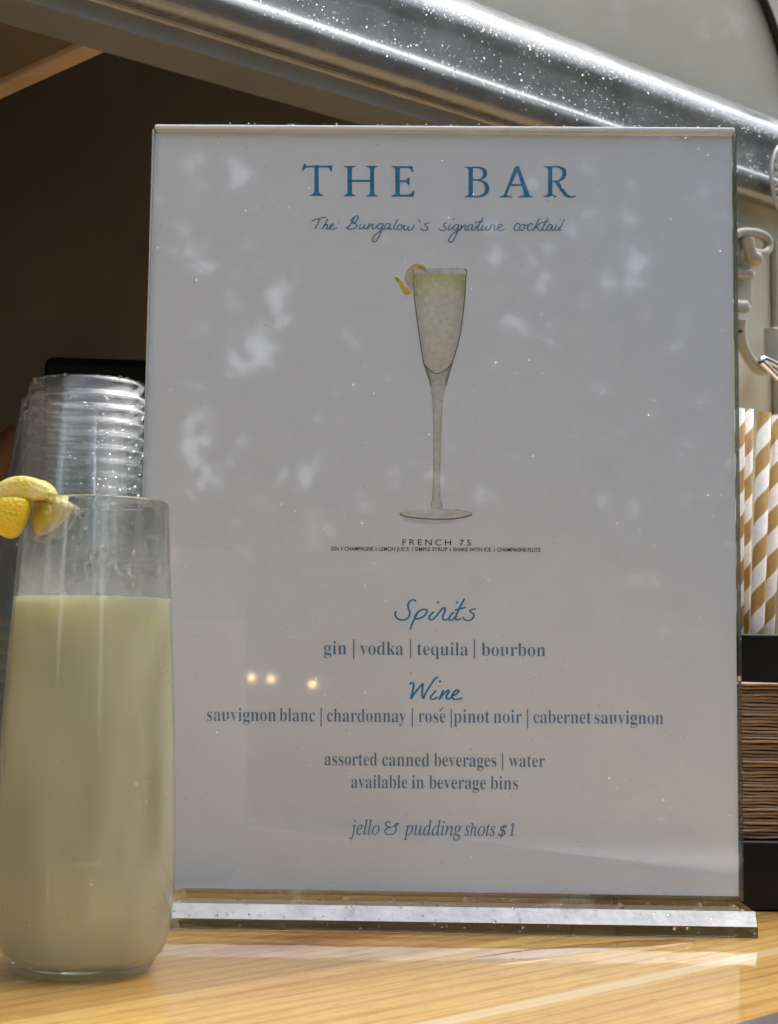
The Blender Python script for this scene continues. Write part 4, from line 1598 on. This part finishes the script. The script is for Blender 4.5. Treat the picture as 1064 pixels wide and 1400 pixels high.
for i in range(50):
    z = random.uniform(.012, .137) if i < 22 else random.uniform(.108, .137)
    a = -PI / 2 + random.uniform(-1.4, 1.4)
    R_ = gl_r(z)
    pts.append((GX + R_ * math.cos(a), GY + R_ * math.sin(a), z + .0002))
    nr.append((math.cos(a), math.sin(a), 0))
    rd.append(random.choice([.00025, .0003, .0004, .00055]) * random.uniform(.8, 1.2))
drops('raindrops', pts, nr, rd, 'raindrops on the outside of the stemless cocktail glass', mtl=M_BEAD)
k = MB()
dr = random.Random(11)
runs = [(105, 700, .0008), (112, 704, .0011), (101, 736, .0005), (107, 749, .0008), (103, 776, .0008), (101, 797, .0010), (119, 752, .0006), (94, 742, .0005)]
runs += [(dr.gauss(136, 13), dr.gauss(778, 15), abs(dr.gauss(.0007, .0005)) + .0003) for _ in range(26)]
runs += [(dr.uniform(40, 220), dr.uniform(730, 808), dr.uniform(.0002, .0005)) for _ in range(24)]
for (u, v, r_) in runs:
    pz = at_depth(u, v, GY + .0195)
    s_ = r_
    pr = [(s_ * math.sin(q_), -s_ * 1.3 * math.cos(q_)) for q_ in np.linspace(.05, PI - .05, 8)]
    R_ = gl_r(pz.z) - T_
    xx = pz.x - GX
    yy = math.sqrt(max(1e-8, R_ * R_ - xx * xx))
    k.lathe(pr, 12, (pz.x * 1.0, GY + yy - s_ * .3, pz.z))
k.build('inner_drops', M_WATER, GLASS)


# ------------------------------------------------------------------ lemon twist over the rim
LEM = thing('lemon_twist', 'folded yellow lemon peel hooked over the glass rim', 'lemon peel', loc=(GX - .02, GY - .016, zr))


def lemon_mat(name, c0, c1):
    m, t, p, out = mat(name)
    tc = N(t, 'ShaderNodeTexCoord')
    nz = N(t, 'ShaderNodeTexNoise', Scale=160.0, Detail=4.0)
    t.links.new(tc.outputs['Object'], nz.inputs['Vector'])
    r = ramp(t, [(.35, c0), (.7, c1)])
    t.links.new(nz.outputs[0], r.inputs[0])
    t.links.new(r.outputs[0], p.inputs['Base Color'])
    p.inputs['Subsurface Weight'].default_value = .35
    p.inputs['Subsurface Radius'].default_value = (1, .6, .15)
    p.inputs['Subsurface Scale'].default_value = .003
    p.inputs['Roughness'].default_value = .3
    vo = N(t, 'ShaderNodeTexVoronoi', Scale=900.0)
    t.links.new(tc.outputs['Object'], vo.inputs['Vector'])
    b = N(t, 'ShaderNodeBump', Strength=.6, Distance=.0005)
    t.links.new(vo.outputs['Distance'], b.inputs['Height'])
    t.links.new(b.outputs[0], p.inputs['Normal'])
    return m


def slab(name, outline, y, th, mtl, bulge=.0015, lean=(0, 0)):
    """soft slab of peel: outline measured at depth y, thickness th (towards the back), rounded"""
    P = [at_depth(u, v, y) for u, v in outline]
    cz = sum((p for p in P), Vector()) / len(P)
    k = MB()
    n = len(P)
    rings = []
    for (sc_, dy) in ((.62, -bulge), (.93, -bulge * .62), (1.0, th * .12), (1.0, th * .8), (.8, th)):
        rings.append([cz + (p - cz) * sc_ + Vector((lean[0] * (p.z - cz.z), dy + lean[1] * (p.z - cz.z), 0)) for p in P])
    vs = [cz + Vector((0, -bulge * 1.2, 0))] + [p for r_ in rings for p in r_] + [cz + Vector((0, th, 0))]
    fs = [(0, 1 + (i + 1) % n, 1 + i) for i in range(n)]
    for l in range(len(rings) - 1):
        for i in range(n):
            j = (i + 1) % n
            fs.append((1 + l * n + i, 1 + l * n + j, 1 + (l + 1) * n + j, 1 + (l + 1) * n + i))
    b0 = 1 + (len(rings) - 1) * n
    e = len(vs) - 1
    fs += [(b0 + i, b0 + (i + 1) % n, e) for i in range(n)]
    k.add(vs, fs, True)
    return k.build(name, mtl, LEM, sub=2)


M_RIND = lemon_mat('lemon_rind', (.82, .58, .02), (.88, .68, .05))
M_PALE = lemon_mat('lemon_flesh', (.80, .66, .14), (.90, .82, .36))
M_PITH = lemon_mat('lemon_pith', (.84, .70, .28), (.88, .80, .52))
FY = GY - .0225
slab('outer_flap', [(-16, 688), (-4, 680), (14, 677), (34, 679), (41, 684), (39, 700), (33, 716), (25, 731), (15, 737), (2, 734), (-12, 724), (-20, 704)], FY + .004, .0050, M_RIND, .002, lean=(0, .0))
slab('upper_curl', [(-22, 676), (-8, 662), (8, 653), (24, 649), (40, 650), (54, 655), (66, 661), (73, 668), (76, 676), (70, 683), (50, 684), (28, 683), (6, 684), (-12, 688)], FY + .0055, .0095, M_PALE, .002)
slab('inner_curl', [(48, 657), (56, 654), (66, 659), (73, 667), (76, 678), (70, 686), (60, 686), (54, 674)], FY + .0085, .0070, M_RIND, .001)
slab('inner_flap', [(44, 684), (58, 681), (72, 684), (86, 683), (97, 686), (101, 692), (94, 703), (84, 714), (72, 724), (60, 731), (52, 732), (47, 718), (44, 700)], FY + .0125, .0040, M_PITH, .001)
slab('inner_rind', [(46, 690), (56, 685), (66, 686), (72, 694), (70, 710), (64, 724), (56, 733), (50, 732), (45, 716)], FY + .0105, .0020, M_RIND, .0006)

# ------------------------------------------------------------------ stack of plastic cups
CX, CY = -.1305, .690
M_CUP = thin_clear('clear_plastic', (.975, .98, .98), .05, .05, haze=.013, gain=1.4)
H = .1068
RB, RT = .0262, .0440


def cup_mesh():
    k = MB()
    pr = [(.00001, H - .0028), (RB * .72, H - .0028), (RB * .80, H - .0004), (RB * .90, H), (RB * .98, H - .0009), (RB + .0003, H - .0032),
          (RB + .0010, H - .0075), (RB + .0024, H - .0083), (RB + .0029, H - .0100)]
    for i in range(1, 12):
        f = i / 11
        pr.append((RB + .0029 + (RT - RB - .0029) * f, H - .0100 - (H - .0135) * f))
    pr += [(RT + .0008, .0030)]
    k.lathe(pr, 72)
    led = [(RB + .0026 + .0006 * math.cos(a), H - .0092 + .0006 * math.sin(a)) for a in np.linspace(0, 2 * PI, 9)[:-1]]
    k.lathe(led, 72, closed=True)
    # rolled rim
    rim = [(RT + .0018 + .0013 * math.cos(a), .0015 + .0014 * math.sin(a)) for a in np.linspace(0, 2 * PI, 11)[:-1]]
    k.lathe(rim, 72, closed=True)
    return k


proto = None
NC = 19
ordn = ['topmost', 'second from the top', 'third from the top', 'fourth from the top', 'fifth from the top', 'sixth from the top', 'seventh from the top', 'eighth from the top', 'ninth from the top', 'tenth from the top',
        'tenth from the counter', 'ninth from the counter', 'eighth from the counter', 'seventh from the counter', 'sixth from the counter', 'fifth from the counter', 'fourth from the counter', 'third from the counter', 'bottom one']
for i in range(NC):
    if proto is None:
        o = proto = cup_mesh().build('plastic_cup', M_CUP)
    else:
        o = proto.copy()
        COL.objects.link(o)
    o.location = (CX + random.uniform(-.0004, .0004), CY + random.uniform(-.0004, .0004), .0003 + .00578 * (NC - 1 - i))
    o.rotation_euler = (0, 0, random.uniform(0, 6))
    if i == 0:
        lb = 'clear plastic cup capping the upside down stack beside the sign, its topmost cup'
    else:
        lb = 'clear plastic cup nested upside down in the stack, ' + ordn[i]
    tag(o, lb, 'plastic cup', 'clear plastic cups stacked upside down')
pts, nr, rd = [], [], []
zt = .0003 + .00578 * (NC - 1)
for i in range(620):
    f = random.random() ** 1.2
    a = -PI / 2 + random.uniform(-1.6, 1.6)
    R_ = RB + .0029 + (RT - RB - .0029) * f
    z = zt + H - .0100 - (H - .0135) * f
    pts.append((CX + R_ * math.cos(a), CY + R_ * math.sin(a), z))
    nr.append((math.cos(a), math.sin(a), .15))
    rd.append(random.choice([.00018, .00024, .0003]) * random.uniform(.7, 1.3))
for i in range(45):
    a = random.uniform(0, 2 * PI)
    R_ = RB * random.uniform(.82, .98)
    pts.append((CX + R_ * math.cos(a), CY + R_ * math.sin(a), zt + H - .0003))
    nr.append((0, 0, 1))
    rd.append(random.uniform(.0003, .0008))
drops('raindrops', pts, nr, rd, 'raindrops on the stacked plastic cups behind the glass', mtl=M_BEADR)

# ------------------------------------------------------------------ black bar caddy with napkins and straws
CA0, CA1 = .085, .235                         # left, right
CF = .612                                     # front
CADDY = thing('bar_caddy', 'black plastic bar caddy holding napkins and straws right of the sign', 'caddy', loc=((CA0 + CA1) / 2, CF + .07, 0))
k = MB()
k.box(CA0, CA1, CF, CF + .004, .0005, .0262)                       # front lip
k.box(CA0, CA0 + .003, CF + .0042, CF + .139, .0005, .095)
k.box(CA1 - .003, CA1, CF + .0042, CF + .139, .0005, .095)
k.box(CA0 + .0032, CA1 - .0032, CF + .0042, CF + .139, .0005, .004)
k.build('napkin_tray', M_BLACK, CADDY, bevel=.0012)
k = MB()
SB0, SB1 = CF + .1395, CF + .185
k.box(CA0, CA1, SB0, SB0 + .003, .0005, .1075)
k.box(CA0, CA1, SB1, SB1 + .003, .0005, .1075)
k.box(CA0, CA0 + .003, SB0 + .0032, SB1 - .0002, .0005, .1073)
k.box(CA1 - .003, CA1, SB0 + .0032, SB1 - .0002, .0005, .1073)
k.box(CA0 + .0032, CA1 - .0032, SB0 + .0032, SB1 - .0002, .0005, .004)
k.build('straw_box', M_BLACK, CADDY, bevel=.0012)

M_NAP = simple('kraft_napkin', (.45, .30, .19), rough=.9, var=.22, scale=120, bump=.3, bscale=700, spec=.2)
nap0 = .0268
NN = 46
NT = (.0858 - nap0) / NN


def napkin_mesh(seed, th):
    r_ = random.Random(seed)
    x0, x1 = CA0 + .0055, CA1 - .0055
    y0, y1 = CF + .0055, CF + .132
    nx_ = 26
    vs, fs = [], []
    ph = [r_.uniform(0, 6) for _ in range(3)]
    fo = r_.uniform(-.0014, .0014)

    def wz(x):
        t_ = (x - x0) / (x1 - x0)
        return .0016 * math.sin(7 * t_ + 1.0) + .0006 * math.sin(17 * t_ + .4) + .00022 * math.sin(23 * t_ + ph[1]) + .00012 * math.sin(51 * t_ + ph[2])
    # folded edge: rounded nose at the front
    for i in range(nx_ + 1):
        x = x0 + (x1 - x0) * i / nx_
        dz = wz(x)
        yo = fo + .0007 * math.sin(13 * i / nx_ + ph[2])
        for (yy, zz) in ((y1, th * .8), (y0 + .004 + yo, th * .88), (y0 + .0008 + yo, th * .86), (y0 + yo, th * .45), (y0 + .0008 + yo, th * .06), (y0 + .004 + yo, .0), (y1, .0)):
            vs.append((x, yy, zz + dz))
    for i in range(nx_):
        for j in range(7):
            j2 = (j + 1) % 7
            fs.append((i * 7 + j, i * 7 + j2, (i + 1) * 7 + j2, (i + 1) * 7 + j))
    fs.append(tuple(range(7))[::-1])
    fs.append(tuple(nx_ * 7 + j for j in range(7)))
    k = MB()
    k.add(vs, fs, True)
    return k


protos = []
for i in range(NN):
    last_ = i == NN - 1
    if len(protos) < 9 or last_:
        o = napkin_mesh(100 + i, NT).build('paper_napkin', M_NAP)
        if not last_:
            protos.append(o)
    else:
        o = protos[(i * 5 + i // 9) % 9].copy()
        COL.objects.link(o)
    # low-frequency sag shared by neighbours keeps the layers together
    o.location = (random.uniform(-.0006, .0006), random.uniform(-.0006, .0006), nap0 + NT * i)
    tag(o, 'folded brown kraft paper napkin lying on top of its stack' if last_ else 'folded brown kraft paper napkin within the thick stack in the black caddy', 'napkin', 'brown napkins stacked in the caddy')

# straws
def straw_mat():
    m, t, p, out = mat('striped_paper_straw')
    tc = N(t, 'ShaderNodeTexCoord')
    sep = N(t, 'ShaderNodeSeparateXYZ')
    t.links.new(tc.outputs['Object'], sep.inputs[0])
    at = N(t, 'ShaderNodeMath', operation='ARCTAN2')
    t.links.new(sep.outputs['Y'], at.inputs[0])
    t.links.new(sep.outputs['X'], at.inputs[1])
    m1 = N(t, 'ShaderNodeMath', operation='DIVIDE')
    m1.inputs[1].default_value = 2 * PI
    t.links.new(at.outputs[0], m1.inputs[0])
    m2 = N(t, 'ShaderNodeMath', operation='DIVIDE')
    m2.inputs[1].default_value = .0222
    t.links.new(sep.outputs['Z'], m2.inputs[0])
    m3 = N(t, 'ShaderNodeMath', operation='SUBTRACT')
    t.links.new(m2.outputs[0], m3.inputs[0])
    t.links.new(m1.outputs[0], m3.inputs[1])
    m4 = N(t, 'ShaderNodeMath', operation='FRACT')
    t.links.new(m3.outputs[0], m4.inputs[0])
    r = ramp(t, [(0, (.80, .77, .71)), (.49, (.80, .77, .71)), (.51, (.40, .225, .055)), (.985, (.40, .225, .055)), (1, (.80, .77, .71))])
    t.links.new(m4.outputs[0], r.inputs[0])
    nz = N(t, 'ShaderNodeTexNoise', Scale=300.0, Detail=3.0)
    t.links.new(tc.outputs['Object'], nz.inputs['Vector'])
    r2 = ramp(t, [(.3, (.9, .9, .9)), (.7, (1.05, 1.05, 1.05))])
    t.links.new(nz.outputs[0], r2.inputs[0])
    mx = N(t, 'ShaderNodeMix', data_type='RGBA', blend_type='MULTIPLY')
    mx.inputs[0].default_value = 1
    t.links.new(r.outputs[0], mx.inputs[6])
    t.links.new(r2.outputs[0], mx.inputs[7])
    t.links.new(mx.outputs[2], p.inputs['Base Color'])
    p.inputs['Roughness'].default_value = .7
    return m


M_STRAW = straw_mat()
SL = .197
k = MB()
k.lathe([(.00335, 0), (.00335, SL), (.0028, SL), (.0028, 0)], 28, closed=True)
sproto = k.build('paper_straw', M_STRAW)
# (top pixel x, top pixel y, bottom pixel x at the caddy edge, depth, twist)
straws = [((1009, 559), (1007, 868), SB0 + .018, .3, 'tan striped paper straw half hidden by the right edge of the sign'),
          ((1021, 560), (1015.5, 868), SB0 + .0255, 1.0, 'tan striped paper straw just behind the straw touching the sign edge'),
          ((1045, 564), (1035, 868), SB0 + .013, 2.4, 'tan striped paper straw leaning left, in front of its neighbours'),
          ((1065, 568.5), (1049, 868), SB0 + .021, 4.0, 'tan striped paper straw furthest right in the caddy')]
for i, (a, b, y, tw, lb) in enumerate(straws):
    o = sproto if i == 0 else sproto.copy()
    if i:
        COL.objects.link(o)
    A = at_depth(a[0], a[1], y)
    B = at_depth(b[0], b[1], y)
    ax = (A - B).normalized()
    o.rotation_mode = 'QUATERNION'
    o.rotation_quaternion = ax.to_track_quat('Z', 'Y') @ Matrix.Rotation(tw, 3, 'Z').to_quaternion()
    o.location = A - ax * SL
    tag(o, lb, 'straw', 'striped straws in the caddy')

# ------------------------------------------------------------------ things inside the trailer
k = MB()
Bz = at_depth(130, 500, 1.02)
A0 = at_depth(57, 497, 1.02)
k.box(A0.x, A0.x + .16, 1.0, 1.13, 0.0, A0.z)
ob = k.build('storage_box', M_BLACK, bevel=.006, loc=(A0.x + .08, 1.06, 0))
ob.rotation_euler = (0, 0, .12)
tag(ob, 'matt black box standing behind the plastic cups inside the trailer', 'box')
k = MB()
P = [at_depth(u, v, .95) for u, v in [(-50, 700), (-20, 655), (4, 622), (30, 596)]]
k.tube(smoothpts(P, 6), .010, 12)
tag(k.build('leather_strap', simple('russet_leather', (.16, .06, .02), rough=.55, var=.2), loc=P[0]), 'blurred russet brown strap in the dark at the far left', 'strap')

# warm bulbs behind the photographer, seen as three sparks in the sign
m, t, p, out = mat('warm_bulb')
p.inputs['Base Color'].default_value = (1, .8, .5, 1)
p.inputs['Emission Color'].default_value = (1, .66, .30, 1)
p.inputs['Emission Strength'].default_value = 10
M_BULB = m
M_SOCK = M_BLACK
bl = ['warm lit bulb mirrored low in the sign, leftmost of three', 'warm lit bulb mirrored low in the sign, middle of three', 'warm lit bulb mirrored low in the sign, rightmost of three']
for (x, y, z), lb in zip([(-.419, -2.397, .070), (-.376, -2.401, .068), (-.284, -2.409, .058)], bl):
    e = thing('string_bulb', lb, 'light bulb', (x, y, z), 'warm bulbs behind the photographer')
    k = MB()
    k.lathe([(.0061 * math.sin(q_), -.0061 * math.cos(q_)) for q_ in np.linspace(.02, PI - .02, 10)], 14, (x, y, z))
    k.build('globe', M_BULB, e)
    k = MB()
    k.lathe([(.0001, .006), (.004, .006), (.004, .018), (.0001, .018)], 10, (x, y, z))
    k.build('socket', M_SOCK, e)
